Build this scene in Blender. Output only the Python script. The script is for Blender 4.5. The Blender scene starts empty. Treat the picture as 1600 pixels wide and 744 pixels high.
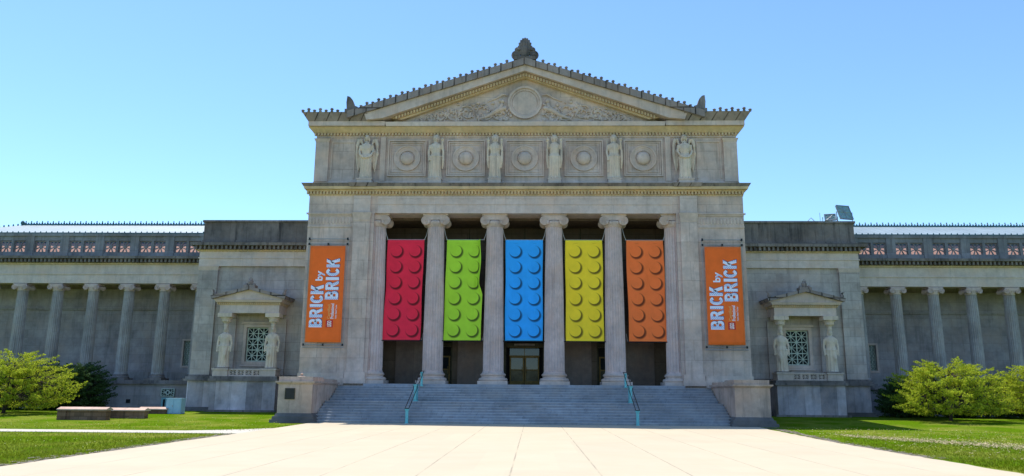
import bpy, bmesh, math, random
from mathutils import Vector, Matrix
random.seed(7)
sc = bpy.context.scene
COL = sc.collection
R = math.radians
PI = math.pi

# ------------------------------------------------------------------ materials
def newmat(name):
    m = bpy.data.materials.new(name); m.use_nodes = True
    nt = m.node_tree; b = nt.nodes['Principled BSDF']
    b.inputs['Specular IOR Level'].default_value = 0.25
    return m, nt, b
def N(nt, t, **kw):
    n = nt.nodes.new(t)
    for k, v in kw.items():
        if k.startswith('i_'):
            key = k[2:]
            n.inputs[int(key) if key.isdigit() else key.replace('_', ' ')].default_value = v
        else: setattr(n, k, v)
    return n
def math_(nt, op, a, b=None, c=None, clamp=False):
    n = nt.nodes.new('ShaderNodeMath'); n.operation = op; n.use_clamp = clamp
    for i, v in enumerate((a, b, c)):
        if v is None: continue
        if isinstance(v, (int, float)): n.inputs[i].default_value = v
        else: nt.links.new(v, n.inputs[i])
    return n.outputs[0]
def mixc(nt, fac, a, b, mode='MIX'):
    n = nt.nodes.new('ShaderNodeMix'); n.data_type = 'RGBA'; n.blend_type = mode
    for i, v in ((0, fac), (6, a), (7, b)):
        if isinstance(v, (int, float)): n.inputs[i].default_value = v
        elif isinstance(v, tuple): n.inputs[i].default_value = (*v[:3], 1)
        else: nt.links.new(v, n.inputs[i])
    return n.outputs[2]
def maprange(nt, v, a, b, c=0.0, d=1.0):
    n = nt.nodes.new('ShaderNodeMapRange'); n.clamp = True
    nt.links.new(v, n.inputs[0])
    for i, x in enumerate((a, b, c, d)): n.inputs[i+1].default_value = x
    return n.outputs[0]
def uvz(nt):
    """world position as (X+Y, Z, 0): works on walls facing along X or Y"""
    g = nt.nodes.new('ShaderNodeNewGeometry')
    s = nt.nodes.new('ShaderNodeSeparateXYZ'); nt.links.new(g.outputs['Position'], s.inputs[0])
    u = math_(nt, 'ADD', s.outputs[0], s.outputs[1])
    c = nt.nodes.new('ShaderNodeCombineXYZ'); nt.links.new(u, c.inputs[0]); nt.links.new(s.outputs[2], c.inputs[1])
    return g.outputs['Position'], c.outputs[0], s
def scaled(nt, vec, sx, sy, sz):
    m = nt.nodes.new('ShaderNodeMapping'); nt.links.new(vec, m.inputs[0]); m.inputs['Scale'].default_value = (sx, sy, sz)
    return m.outputs[0]
def noise(nt, vec, scale, detail=4, rough=.55):
    n = N(nt, 'ShaderNodeTexNoise'); nt.links.new(vec, n.inputs['Vector'])
    n.inputs['Scale'].default_value = scale; n.inputs['Detail'].default_value = detail; n.inputs['Roughness'].default_value = rough
    return n.outputs['Fac']
def stone(name, base, blocks=None, joint=.55, dirt=.5, dirtcol=(.10, .095, .09), var=.14, bump=.25, blotch=.45, rough=.85, mortar=.012):
    m, nt, b = newmat(name); L = nt.links.new
    P, UV, s = uvz(nt)
    n1 = noise(nt, P, .55, 5, .6); n2 = noise(nt, P, 3.2, 5, .65)
    streak = noise(nt, scaled(nt, P, 3.5, 3.5, .32), 1.0, 6, .65)
    col = base
    if blocks:
        br = N(nt, 'ShaderNodeTexBrick'); L(UV, br.inputs['Vector'])
        br.offset = .5; br.inputs['Scale'].default_value = 1.0
        br.inputs['Brick Width'].default_value = blocks[0]; br.inputs['Row Height'].default_value = blocks[1]
        br.inputs['Mortar Size'].default_value = mortar; br.inputs['Mortar Smooth'].default_value = .3
        br.inputs['Color1'].default_value = (*[c*(1-var) for c in base], 1)
        br.inputs['Color2'].default_value = (*[min(1, c*(1+var)) for c in base], 1)
        br.inputs['Mortar'].default_value = (*[c*joint for c in base], 1)
        col = br.outputs['Color']
    lum = maprange(nt, n1, .3, .72, 1-blotch, 1+blotch*.45)
    v = nt.nodes.new('ShaderNodeVectorMath'); v.operation = 'SCALE'
    if isinstance(col, tuple):
        rgb = N(nt, 'ShaderNodeRGB'); rgb.outputs[0].default_value = (*col, 1); col = rgb.outputs[0]
    L(col, v.inputs[0]); L(lum, v.inputs['Scale'])
    fine = maprange(nt, n2, .3, .7, .86, 1.1)
    v2 = nt.nodes.new('ShaderNodeVectorMath'); v2.operation = 'SCALE'; L(v.outputs[0], v2.inputs[0]); L(fine, v2.inputs['Scale'])
    warm = mixc(nt, maprange(nt, noise(nt, P, .9, 3), .45, .7, 0, .5), v2.outputs[0], (base[0]*1.08, base[1]*.93, base[2]*.8))
    dm = maprange(nt, streak, .52, .74, 0, dirt)
    c3 = mixc(nt, dm, warm, dirtcol)
    b.inputs['Specular IOR Level'].default_value = .08; L(c3, b.inputs['Base Color']); b.inputs['Roughness'].default_value = rough
    bp = N(nt, 'ShaderNodeBump'); bp.inputs['Strength'].default_value = bump; bp.inputs['Distance'].default_value = .03
    h = n2
    if blocks: h = math_(nt, 'SUBTRACT', n2, math_(nt, 'MULTIPLY', br.outputs['Fac'], 1.2))
    L(h, bp.inputs['Height']); L(bp.outputs[0], b.inputs['Normal'])
    return m
def plain(name, base, rough=.6, metal=0, var=.12, scale=6, spec=.3):
    m, nt, b = newmat(name); g = N(nt, 'ShaderNodeNewGeometry')
    n = noise(nt, g.outputs['Position'], scale, 4)
    c = mixc(nt, maprange(nt, n, .3, .7), tuple(x*(1-var) for x in base), tuple(min(1, x*(1+var)) for x in base))
    nt.links.new(c, b.inputs['Base Color']); b.inputs['Roughness'].default_value = rough; b.inputs['Metallic'].default_value = metal
    b.inputs['Specular IOR Level'].default_value = spec
    return m

LIME = (.49, .425, .395)
M = {}
M['wall'] = stone('limestone blocks', LIME, blocks=(1.5, .62), joint=.66, dirt=.55, mortar=.013, dirtcol=(.16,.145,.14), blotch=.35, var=.11)
M['wall_big'] = stone('limestone large slabs', (.60, .48, .425), blocks=(2.6, 1.24), joint=.62, dirt=.55, mortar=.014, dirtcol=(.19,.165,.145), blotch=.35, var=.08)
M['trim'] = stone('limestone trim', (.61, .49, .43), dirt=.35, dirtcol=(.15,.13,.115), blotch=.28)
M['ochre'] = stone('warm ochre moulding', (.63, .48, .31), dirt=.25, blotch=.25)  # warmer, yellower tone for dentil courses and bed mouldings
M['arch'] = stone('limestone architrave', (.62, .515, .47), blocks=(3.85, 2.0), joint=.7, dirt=.2, blotch=.18, var=.03)
M['column'] = stone('limestone column', (.60, .48, .45), dirt=.35, blotch=.22, bump=.15)
M['statue'] = stone('carved limestone', (.68, .56, .455), dirt=.45, blotch=.2, bump=.1)
M['dark'] = stone('weathered dark limestone', (.23, .20, .19), blocks=(1.2, 3.0), joint=.5, dirt=.9, dirtcol=(.035, .033, .035), var=.12, blotch=.55)
M['sima'] = stone('weathered roof edge stone', (.31, .26, .245), blocks=(.77, 4.0), joint=.22, dirt=.6, dirtcol=(.06, .055, .055), var=.1, blotch=.35, mortar=.05)
M['wingwall'] = stone('wing limestone', (.41, .37, .375), blocks=(1.4, .62), joint=.72, dirt=.45, blotch=.4, var=.08)
M['wingattic'] = stone('dark wing attic stone', (.24, .235, .25), blocks=(1.35, 4), joint=.6, dirt=.6, dirtcol=(.07,.065,.07), var=.15, blotch=.4)
M['wingcol'] = stone('wing column stone', (.37, .34, .325), dirt=.8, dirtcol=(.13, .095, .09), blotch=.35, bump=.15)
M['plinth'] = stone('plinth marble slabs', (.50, .44, .46), blocks=(1.05, 2.3), joint=.55, dirt=.5, blotch=.5, var=.34)
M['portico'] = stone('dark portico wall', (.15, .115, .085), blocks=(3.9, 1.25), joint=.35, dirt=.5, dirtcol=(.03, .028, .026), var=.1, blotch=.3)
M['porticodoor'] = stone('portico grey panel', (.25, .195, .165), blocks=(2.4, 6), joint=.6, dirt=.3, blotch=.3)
M['black'] = plain('near black recess', (.012, .012, .013), .8)
M['step'] = stone('granite steps', (.33, .355, .40), blocks=(2.2, 4.0), joint=.6, dirt=.35, dirtcol=(.12, .12, .13), var=.06, blotch=.25, bump=.2)
M['tread'] = stone('lit-tone granite treads', (.43, .45, .49), blocks=(2.2, 4.0), joint=.6, dirt=.45, dirtcol=(.14, .14, .15), blotch=.3)  # paler than the risers: light on the treads put into the colour
M['cheek'] = stone('pinkish stone', (.52, .395, .33), blocks=(1.4, 5.0), joint=.8, dirt=.65, dirtcol=(.13, .11, .10), var=.08, blotch=.4)
M['cheekbase'] = stone('dark granite base', (.16, .15, .15), dirt=.6, blotch=.4)
M['rubble'] = stone('reddish rubble wall', (.22, .13, .085), blocks=(.5, .22), joint=.5, dirt=.6, dirtcol=(.03,.025,.022), var=.3)
M['pinkslab'] = plain('pink sun-catching ramp', (.46, .27, .215), .9)  # colour of the added ramp behind the wing grilles
M['copper'] = plain('green copper', (.05, .13, .14), .6, .2, .3, 2)
M['lamp'] = plain('grey green lamp housing', (.20, .33, .34), .5)
M['coping'] = stone('tan coping', (.64, .46, .37), dirt=.3, blotch=.3)
M['patina'] = plain('turquoise painted metal', (.16, .50, .52), .5, 0, .12, 9)
M['rail'] = plain('black painted rail', (.015, .015, .017), .4)
M['steel'] = plain('galvanised steel', (.34, .35, .36), .4, .6)
M['bronze'] = plain('brass bronze', (.16, .105, .03), .55, .4, .3)
M['bronzedark'] = plain('dark bronze panel', (.05, .045, .025), .35, .5, .4, 3)
M['plaque'] = plain('dark plaque', (.03, .027, .027), .4, .3)
M['lattice'] = plain('pale green window lattice', (.50, .56, .48), .6)
M['glassdark'] = plain('dark window glass', (.012, .016, .018), .35, 0, .2, 3, .15)
M['glass'] = plain('door glass', (.015, .02, .022), .06, 0, .2, 3, .5)
M['bluebox'] = plain('pale blue metal box', (.33, .50, .62), .5, 0, .05)
M['tealdoor'] = plain('pale teal door', (.22, .42, .45), .6)
M['rope'] = plain('pale rope', (.45, .43, .4), .8)
M['white'] = plain('white print', (.8, .82, .92), .7, 0, .03)
M['ink'] = plain('navy print', (.05, .05, .16), .8)
M['logored'] = plain('logo red', (.55, .01, .04), .7, 0, .03)
M['paleorange'] = plain('pale orange print', (.85, .42, .14), .7, 0, .03)

def metal_roof():
    m, nt, b = newmat('pale metal roof'); L = nt.links.new
    g = N(nt, 'ShaderNodeNewGeometry'); s = N(nt, 'ShaderNodeSeparateXYZ'); L(g.outputs['Position'], s.inputs[0])
    w = math_(nt, 'FRACT', math_(nt, 'MULTIPLY', s.outputs[0], 1.8))
    line = maprange(nt, w, .03, .10, .62, 1)
    n = maprange(nt, noise(nt, g.outputs['Position'], .6, 4), .3, .7, .82, 1.05)
    v = nt.nodes.new('ShaderNodeVectorMath'); v.operation = 'SCALE'; v.inputs[0].default_value = (.31, .375, .39)
    L(math_(nt, 'MULTIPLY', line, n), v.inputs['Scale']); L(v.outputs[0], b.inputs['Base Color'])
    b.inputs['Roughness'].default_value = .45
    return m
M['roof'] = metal_roof()

def cloth_mat(name, base, studs=True):
    m, nt, b = newmat(name); L = nt.links.new
    tc = N(nt, 'ShaderNodeUVMap'); s = N(nt, 'ShaderNodeSeparateXYZ'); L(tc.outputs[0], s.inputs[0])
    g = N(nt, 'ShaderNodeNewGeometry')
    weave = maprange(nt, noise(nt, g.outputs['Position'], 1.6, 4), .3, .7, .9, 1.05)
    v = nt.nodes.new('ShaderNodeVectorMath'); v.operation = 'SCALE'; v.inputs[0].default_value = base
    L(weave, v.inputs['Scale']); col = v.outputs[0]
    W, H = (2.4, 6.5) if studs else (2.27, 6.15)
    X = math_(nt, 'MULTIPLY', s.outputs[0], W); Y = math_(nt, 'MULTIPLY', s.outputs[1], H)
    if studs:
        fx = math_(nt, 'SUBTRACT', math_(nt, 'FRACT', math_(nt, 'DIVIDE', math_(nt, 'ADD', X, 0.0), W/2)), .5)
        fx = math_(nt, 'MULTIPLY', fx, W/2)
        pitch = (H-.35)/6
        fy = math_(nt, 'SUBTRACT', math_(nt, 'FRACT', math_(nt, 'DIVIDE', math_(nt, 'SUBTRACT', Y, .12), pitch)), .5)
        fy = math_(nt, 'MULTIPLY', fy, pitch)
        def dist(dx, dy):
            a = math_(nt, 'SUBTRACT', fx, dx); c = math_(nt, 'SUBTRACT', fy, dy)
            return math_(nt, 'SQRT', math_(nt, 'ADD', math_(nt, 'MULTIPLY', a, a), math_(nt, 'MULTIPLY', c, c)))
        r = .365
        out = maprange(nt, dist(0, .02), r-.012, r+.012, 0, 1)
        sh = maprange(nt, dist(.075, -.065), r-.0, r+.10, 1, 0)
        cres = math_(nt, 'MULTIPLY', out, sh)
        inside = math_(nt, 'MULTIPLY', math_(nt, 'LESS_THAN', Y, H-.2), math_(nt, 'GREATER_THAN', Y, .12))
        cres = math_(nt, 'MULTIPLY', cres, inside)
        rim = math_(nt, 'MULTIPLY', maprange(nt, dist(0, .02), r-.05, r, 0, 1), math_(nt, 'SUBTRACT', 1.0, out))
        cres = math_(nt, 'MULTIPLY', cres, .96)
        col = mixc(nt, cres, col, tuple(c*.13 for c in base))
        col = mixc(nt, math_(nt, 'MULTIPLY', rim, .05), col, tuple(min(1, c*1.25+.03) for c in base))
    # hems
    e1 = math_(nt, 'MINIMUM', Y, math_(nt, 'SUBTRACT', H, Y)); e2 = math_(nt, 'MINIMUM', X, math_(nt, 'SUBTRACT', W, X))
    hem = maprange(nt, math_(nt, 'MINIMUM', math_(nt, 'MULTIPLY', e1, .5), e2), .03, .06, 1, 0)
    col = mixc(nt, math_(nt, 'MULTIPLY', hem, .35), col, tuple(min(1, c*1.4+.04) for c in base))
    L(col, b.inputs['Base Color']); b.inputs['Roughness'].default_value = .65
    return m
M['c_red'] = cloth_mat('red printed cloth', (.88, .022, .06))
M['c_green'] = cloth_mat('lime green printed cloth', (.42, .70, .035))
M['c_blue'] = cloth_mat('blue printed cloth', (.025, .38, .95))
M['c_yellow'] = cloth_mat('yellow printed cloth', (.95, .66, .025))
M['c_orange'] = cloth_mat('orange printed cloth', (1.0, .19, .04))
M['c_sign'] = cloth_mat('orange banner cloth', (.92, .155, .02), studs=False)

def letter_mat():
    m, nt, b = newmat('letter print with brick pattern'); L = nt.links.new
    g = N(nt, 'ShaderNodeNewGeometry'); s = N(nt, 'ShaderNodeSeparateXYZ'); L(g.outputs['Position'], s.inputs[0])
    z = math_(nt, 'FRACT', math_(nt, 'MULTIPLY', math_(nt, 'SUBTRACT', s.outputs[2], .1), 1.9))
    band = maprange(nt, z, .52, .54, 0, 1)
    ck = N(nt, 'ShaderNodeTexChecker'); L(scaled(nt, g.outputs['Position'], 1, .001, 1), ck.inputs[0]); ck.inputs['Scale'].default_value = 15
    c = mixc(nt, ck.outputs['Fac'], (.78, .82, .97), (.36, .44, .72))
    L(mixc(nt, band, (.80, .82, .97), c), b.inputs['Base Color']); b.inputs['Roughness'].default_value = .7
    return m
M['letter'] = letter_mat()

def leaf_mat(name, c1, c2, trans=.45):
    m, nt, b = newmat(name); L = nt.links.new
    oi = N(nt, 'ShaderNodeNewGeometry')
    n = noise(nt, oi.outputs['Position'], 2.2, 3)
    r = math_(nt, 'ADD', math_(nt, 'MULTIPLY', oi.outputs['Random Per Island'], .6), math_(nt, 'MULTIPLY', n, .5))
    c = mixc(nt, maprange(nt, r, .2, .9), c1, c2)
    if 'grass' in name:
        dry = maprange(nt, noise(nt, oi.outputs['Position'], .33, 4, .6), .47, .64, 0, .75)
        c = mixc(nt, dry, c, (.30, .29, .05))
    b.inputs['Specular IOR Level'].default_value = .05; L(c, b.inputs['Base Color']); b.inputs['Roughness'].default_value = .8
    t = N(nt, 'ShaderNodeBsdfTranslucent'); L(mixc(nt, .35, c, tuple(min(1, x*1.5) for x in c2)), t.inputs[0])
    mx = N(nt, 'ShaderNodeMixShader'); mx.inputs[0].default_value = trans
    L(b.outputs[0], mx.inputs[1]); L(t.outputs[0], mx.inputs[2]); L(mx.outputs[0], nt.nodes['Material Output'].inputs[0])
    return m
M['leaf'] = leaf_mat('spring leaves', (.17, .24, .012), (.52, .57, .05), .4)
M['leafdark'] = leaf_mat('dark shrub leaves', (.03, .06, .02), (.08, .14, .045), .2)
M['blade'] = leaf_mat('grass blades', (.075, .125, .003), (.19, .235, .01), .3)
M['bark'] = plain('dark bark', (.05, .04, .03), .9)
M['litter'] = plain('dry leaf litter', (.62, .50, .32), .9, 0, .25, 30)
M['daisy'] = plain('pale yellow flowers', (.70, .64, .22), .8)

def grass_ground():
    m, nt, b = newmat('lawn soil and grass'); L = nt.links.new
    g = N(nt, 'ShaderNodeNewGeometry'); P = g.outputs['Position']
    a = mixc(nt, maprange(nt, noise(nt, P, 22, 6, .7), .3, .7), (.05, .115, .003), (.12, .205, .006))
    a = mixc(nt, maprange(nt, noise(nt, P, .35, 5, .6), .42, .64, 0, .75), a, (.22, .23, .04))
    soil = math_(nt, 'MULTIPLY', maprange(nt, noise(nt, P, 3.0, 6, .7), .56, .68), maprange(nt, noise(nt, P, .25, 3), .5, .62))
    a = mixc(nt, math_(nt, 'MULTIPLY', soil, .6), a, (.20, .16, .10))
    b.inputs['Specular IOR Level'].default_value = 0; L(a, b.inputs['Base Color']); b.inputs['Roughness'].default_value = .95
    bp = N(nt, 'ShaderNodeBump'); bp.inputs['Strength'].default_value = .7; bp.inputs['Distance'].default_value = .06
    L(noise(nt, P, 30, 5, .7), bp.inputs['Height']); L(bp.outputs[0], b.inputs['Normal'])
    return m
M['lawn'] = grass_ground()
def plaza_mat():
    m, nt, b = newmat('pale concrete paving'); L = nt.links.new
    g = N(nt, 'ShaderNodeNewGeometry'); P = g.outputs['Position']; s = N(nt, 'ShaderNodeSeparateXYZ'); L(P, s.inputs[0])
    def line(c, off, sp, wd):
        f = math_(nt, 'ABSOLUTE', math_(nt, 'SUBTRACT', math_(nt, 'FRACT', math_(nt, 'DIVIDE', math_(nt, 'SUBTRACT', c, off), sp)), .5))
        return maprange(nt, f, .5-wd/sp, .5-wd*.3/sp, 0, 1)
    wob = math_(nt, 'ADD', s.outputs[0], math_(nt, 'MULTIPLY', noise(nt, P, 1.5, 3), .03))
    jx = line(wob, JOFF, JSP, .028); jy = line(s.outputs[1], .7, 7.5, .02)
    brk = maprange(nt, noise(nt, P, .5, 3), .38, .55, .15, 1)
    j = math_(nt, 'MULTIPLY', math_(nt, 'MAXIMUM', jx, math_(nt, 'MULTIPLY', jy, .25)), brk)
    base = mixc(nt, maprange(nt, noise(nt, P, .5, 6, .65), .3, .7), (.50, .42, .295), (.54, .455, .33))
    base = mixc(nt, maprange(nt, noise(nt, P, 9, 6, .7), .45, .75, 0, .35), base, (.44, .40, .34))
    br = N(nt, 'ShaderNodeTexBrick'); L(scaled(nt, P, 1, 1, 1), br.inputs['Vector']); br.offset = .37
    br.inputs['Scale'].default_value = 1; br.inputs['Brick Width'].default_value = 1.9; br.inputs['Row Height'].default_value = 5.1; br.inputs['Mortar Size'].default_value = 0
    br.inputs['Color1'].default_value = (.97,.97,.97,1); br.inputs['Color2'].default_value = (1.02,1.02,1.01,1)
    base = mixc(nt, 1.0, base, br.outputs['Color'], 'MULTIPLY')
    spots = maprange(nt, noise(nt, P, 2.2, 8, .75), .66, .74, 0, .5)
    base = mixc(nt, spots, base, (.30, .26, .20))
    base = mixc(nt, math_(nt, 'MULTIPLY', j, .55), base, (.17, .15, .12))
    L(base, b.inputs['Base Color']); b.inputs['Roughness'].default_value = .9
    return m
JSP = 1.9; JOFF = -1.75
M['plaza'] = plaza_mat()
M['path'] = plain('path concrete', (.5, .46, .39), .9)
M['gravel'] = plain('bare soil', (.20, .175, .14), .95, 0, .4, 12)

# ------------------------------------------------------------------ mesh building
class B:
    def __init__(s): s.v = []; s.f = []
    def add(s, vs, fs):
        o = len(s.v); s.v += [tuple(v) for v in vs]; s.f += [tuple(i+o for i in f) for f in fs]; return s
    def box(s, x0, x1, y0, y1, z0, z1):
        if x0 > x1: x0, x1 = x1, x0
        return s.add([(x0,y0,z0),(x1,y0,z0),(x1,y1,z0),(x0,y1,z0),(x0,y0,z1),(x1,y0,z1),(x1,y1,z1),(x0,y1,z1)],
            [(0,3,2,1),(4,5,6,7),(0,1,5,4),(1,2,6,5),(2,3,7,6),(3,0,4,7)])
    def flare(s, x0, x1, y0, y1, z0, z1, a, b, back=0):
        """box growing outward from a (bottom) to b (top) at left, right and front"""
        if x0 > x1: x0, x1 = x1, x0
        ba, bb = a*back, b*back
        return s.add([(x0-a,y0-a,z0),(x1+a,y0-a,z0),(x1+a,y1+ba,z0),(x0-a,y1+ba,z0),(x0-b,y0-b,z1),(x1+b,y0-b,z1),(x1+b,y1+bb,z1),(x0-b,y1+bb,z1)],
            [(0,3,2,1),(4,5,6,7),(0,1,5,4),(1,2,6,5),(2,3,7,6),(3,0,4,7)])
    def prism(s, poly, y0, y1):
        """polygon in XZ (counter clockwise seen from -Y) extruded along Y"""
        n = len(poly)
        vs = [(x,y0,z) for x,z in poly]+[(x,y1,z) for x,z in poly]
        return s.add(vs, [tuple(range(n)), tuple(range(2*n-1,n-1,-1))]+[(i, i+n, (i+1)%n+n, (i+1)%n) for i in range(n)])
    def profx(s, poly, x0, x1):
        """polygon in YZ extruded along X"""
        n = len(poly)
        vs = [(x0,y,z) for y,z in poly]+[(x1,y,z) for y,z in poly]
        return s.add(vs, [tuple(range(n)), tuple(range(2*n-1,n-1,-1))]+[(i, i+n, (i+1)%n+n, (i+1)%n) for i in range(n)])
    def lathe(s, prof, c=(0,0,0), n=32, axis='Z', mod=None):
        vs = []; fs = []
        for r, h in prof:
            for k in range(n):
                t = 2*PI*k/n; rr = r*(mod(t, h) if mod else 1)
                a, b2 = rr*math.cos(t), rr*math.sin(t)
                p = (a, b2, h) if axis == 'Z' else ((a, h, b2) if axis == 'Y' else (h, a, b2))
                vs.append((p[0]+c[0], p[1]+c[1], p[2]+c[2]))
        m = len(prof)
        for j in range(m-1):
            for k in range(n): fs.append((j*n+k, j*n+(k+1)%n, (j+1)*n+(k+1)%n, (j+1)*n+k))
        fs.append(tuple(range(n-1, -1, -1))); fs.append(tuple((m-1)*n+k for k in range(n)))
        return s.add(vs, fs)
    def tube(s, pts, rad, n=8, flat=1.0):
        pts = [Vector(p) for p in pts]; m = len(pts)
        if not hasattr(rad, '__len__'): rad = [rad]*m
        vs = []; up = Vector((0,0,1))
        for i, p in enumerate(pts):
            t = (pts[min(i+1,m-1)]-pts[max(i-1,0)]).normalized()
            a = t.cross(up)
            if a.length < .05: a = t.cross(Vector((0,1,0)))
            a.normalize(); b2 = t.cross(a).normalized()
            for k in range(n):
                q = 2*PI*k/n; vs.append(p+a*math.cos(q)*rad[i]+b2*math.sin(q)*rad[i]*flat)
        fs = [(j*n+k, j*n+(k+1)%n, (j+1)*n+(k+1)%n, (j+1)*n+k) for j in range(m-1) for k in range(n)]
        fs += [tuple(range(n-1,-1,-1)), tuple((m-1)*n+k for k in range(n))]
        return s.add(vs, fs)
    def ball(s, c, r, n=12, m=8):
        if not hasattr(r, '__len__'): r = (r,r,r)
        vs = [(c[0],c[1],c[2]-r[2])]
        for j in range(1, m):
            t = PI*j/m
            for k in range(n):
                q = 2*PI*k/n; vs.append((c[0]+r[0]*math.sin(t)*math.cos(q), c[1]+r[1]*math.sin(t)*math.sin(q), c[2]-r[2]*math.cos(t)))
        vs.append((c[0],c[1],c[2]+r[2])); fs = []
        for k in range(n): fs.append((0, 1+(k+1)%n, 1+k))
        for j in range(m-2):
            for k in range(n): fs.append((1+j*n+k, 1+j*n+(k+1)%n, 1+(j+1)*n+(k+1)%n, 1+(j+1)*n+k))
        e = len(vs)-1
        for k in range(n): fs.append((e, 1+(m-2)*n+k, 1+(m-2)*n+(k+1)%n))
        return s.add(vs, fs)
    def ring(s, c, r0, r1, y0, y1, n=40, a0=0, a1=2*PI):
        """flat ring in XZ with thickness in Y"""
        vs = []; fs = []; full = abs(a1-a0-2*PI) < 1e-6; cnt = n if full else n+1
        for k in range(cnt):
            t = a0+(a1-a0)*k/n; co, si = math.cos(t), math.sin(t)
            for r, y in ((r0,y0),(r1,y0),(r1,y1),(r0,y1)): vs.append((c[0]+r*co, c[1]+y, c[2]+r*si))
        for k in range(n):
            a = 4*k; b2 = 4*((k+1)%cnt)
            for i in range(4): fs.append((a+i, b2+i, b2+(i+1)%4, a+(i+1)%4))
        return s.add(vs, fs)
    def merge(s, o, mtx): return s.add([mtx @ Vector(v) for v in o.v], o.f)
    def mesh(s, name, mat):
        me = bpy.data.meshes.new(name); me.from_pydata(s.v, [], s.f); me.materials.append(mat)
        bm = bmesh.new(); bm.from_mesh(me); bmesh.ops.recalc_face_normals(bm, faces=bm.faces); bm.to_mesh(me); bm.free()
        me.update(); return me
    def build(s, name, mat, parent=None, loc=None, smooth=False):
        me = s.mesh(name, mat)
        if smooth:
            for p in me.polygons: p.use_smooth = True
        o = bpy.data.objects.new(name, me); COL.objects.link(o)
        if parent: o.parent = parent
        if loc: o.location = loc
        return o
def tag(o, label=None, cat=None, group=None, kind=None):
    if label: o['label'] = label
    if cat: o['category'] = cat
    if group: o['group'] = group
    if kind: o['kind'] = kind
    return o
def thing(name, label, cat, loc=(0,0,0), rz=0, group=None):
    o = bpy.data.objects.new(name, None); COL.objects.link(o); o.location = loc; o.rotation_euler = (0,0,rz)
    o.empty_display_size = .3
    return tag(o, label, cat, group)
def copy_tree(o, parent=None, loc=None):
    c = o.copy(); COL.objects.link(c)
    if parent: c.parent = parent
    if loc is not None: c.location = loc
    for ch in list(o.children): copy_tree(ch, c)
    return c
def dentils(b, x0, x1, y, d, z0, z1, w=.10, gap=.10):
    n = int((x1-x0)/(w+gap)); st = (x1-x0)/n; up = z1+.012
    poly = []
    for i in range(n):   # one connected comb
        a = x0+i*st; poly += [(a, z0), (a+w, z0), (a+w, z1), (a+st, z1)]
    poly[-1] = (x1, z1); poly += [(x1, up), (x0, up)]
    return b.prism(poly, y, y+d)
def voxel(o, size):
    md = o.modifiers.new('r', 'REMESH'); md.mode = 'VOXEL'; md.voxel_size = size; md.use_smooth_shade = True
    dg = bpy.context.evaluated_depsgraph_get(); ev = o.evaluated_get(dg)
    me = bpy.data.meshes.new_from_object(ev); me.materials.clear()
    for mt in o.data.materials: me.materials.append(mt)
    o.modifiers.clear(); o.data = me
    for p in me.polygons: p.use_smooth = True

# ------------------------------------------------------------------ museum
mus = thing('museum_building', 'grey limestone museum with tall columned portico, pediment and two long colonnaded wings', 'building')
PF = 2.15   # portico floor
W0, W1 = 9.75, 14.06
# main side masses
for s in (-1, 1):
    b = B().box(s*W0, s*W1, 0, 30, -.5, 13.05); b.build('main_wall', M['wall_big'], mus)
    # anta pilaster (projects)
    b = B().box(s*9.98, s*11.05, -.14, .02, PF+.7, 12.5); b.build('pilaster', M['wall_big'], mus)
    b = B().flare(min(s*10.0,s*11.05), max(s*10.0,s*11.05), -.14, .02, 12.5, 12.62, .02, .05)
    b.flare(min(s*10.0,s*11.05), max(s*10.0,s*11.05), -.14, .02, 12.62, 13.048, .0, .12); b.build('pilaster_cap', M['trim'], mus)
    b = B().box(s*9.8, s*11.2, -.26, .02, PF, PF+.34).box(s*9.85, s*11.15, -.2, .02, PF+.34, PF+.7)
    b.build('pilaster_base', M['trim'], mus)
    # wall base moulding and band under entablature
    x0, x1 = sorted((s*11.2, s*14.06))
    b = B().box(x0, x1+(.12 if s>0 else 0), -.16, .02, PF-.1, PF+.34) if s>0 else B().box(x0-.12, x1, -.16, .02, PF-.1, PF+.34)
    b.box(x0-(0 if s>0 else .06), x1+(.06 if s>0 else 0), -.09, .02, PF+.34, PF+.62); b.build('wall_base', M['trim'], mus)
    b = B(); x0, x1 = sorted((s*11.19, s*14.06))
    b.box(x0, x1, -.05, .02, 12.1, 12.2).box(x0, x1, -.05, .02, 12.86, 12.96)
    b.box(x0, x1+(.1 if s>0 else 0), -.12, .02, 12.96, 13.048) if s>0 else b.box(x0-.1, x1, -.12, .02, 12.96, 13.048)
    n = 13
    for i in range(n):   # low relief palmettes of the necking
        cx = x0+.15+(x1-x0-.3)*i/(n-1); b.ball((cx, 0, 12.53), (.085, .05, .24), 8, 6)
    b.build('necking_band', M['trim'], mus)
    # return faces beside the base block
    b = B().box(s*14.06, s*14.30, -.02, 6, -.5, PF-.1); b.build('base_course', M['wall'], mus)
# portico floor, ceiling, back wall
B().box(-W0, W0, -1.0, 6, -.5, PF).build('portico_floor', M['step'], mus)
b = B().box(-W0, W0, 1.5, 6, 12.9, 13.04)
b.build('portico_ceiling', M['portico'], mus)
YB = 4.0
doorx = [(-5.62, .75, 7.4), (0, 1.42, 7.6), (5.62, .75, 7.4)]
b = B(); x = -W0
for cx, hw, top in doorx:
    b.box(x, cx-hw, YB, YB+1.4, PF, 12.9); b.box(cx-hw, cx+hw, YB, YB+1.4, top, 12.9); x = cx+hw
b.box(x, W0, YB, YB+1.4, PF, 12.9)
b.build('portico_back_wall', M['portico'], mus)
b = B()
for z in (11.9, 10.6): b.box(-W0, W0, YB-.06, YB-.002, z, z+.07)
for x in (-3.85, 0, 3.85): b.box(x-.03, x+.03, YB-.03, YB-.002, 10.67, 12.88)
b.build('wall_moulding', M['bronzedark'], mus)
for cx, hw in ((-7.7, 1.0), (-3.15, 1.35), (3.15, 1.35), (7.7, 1.0)):
    B().box(cx-hw, cx+hw, YB-.12, YB-.002, PF+.02, 5.3).build('wall_panel', M['porticodoor'], mus)
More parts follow.
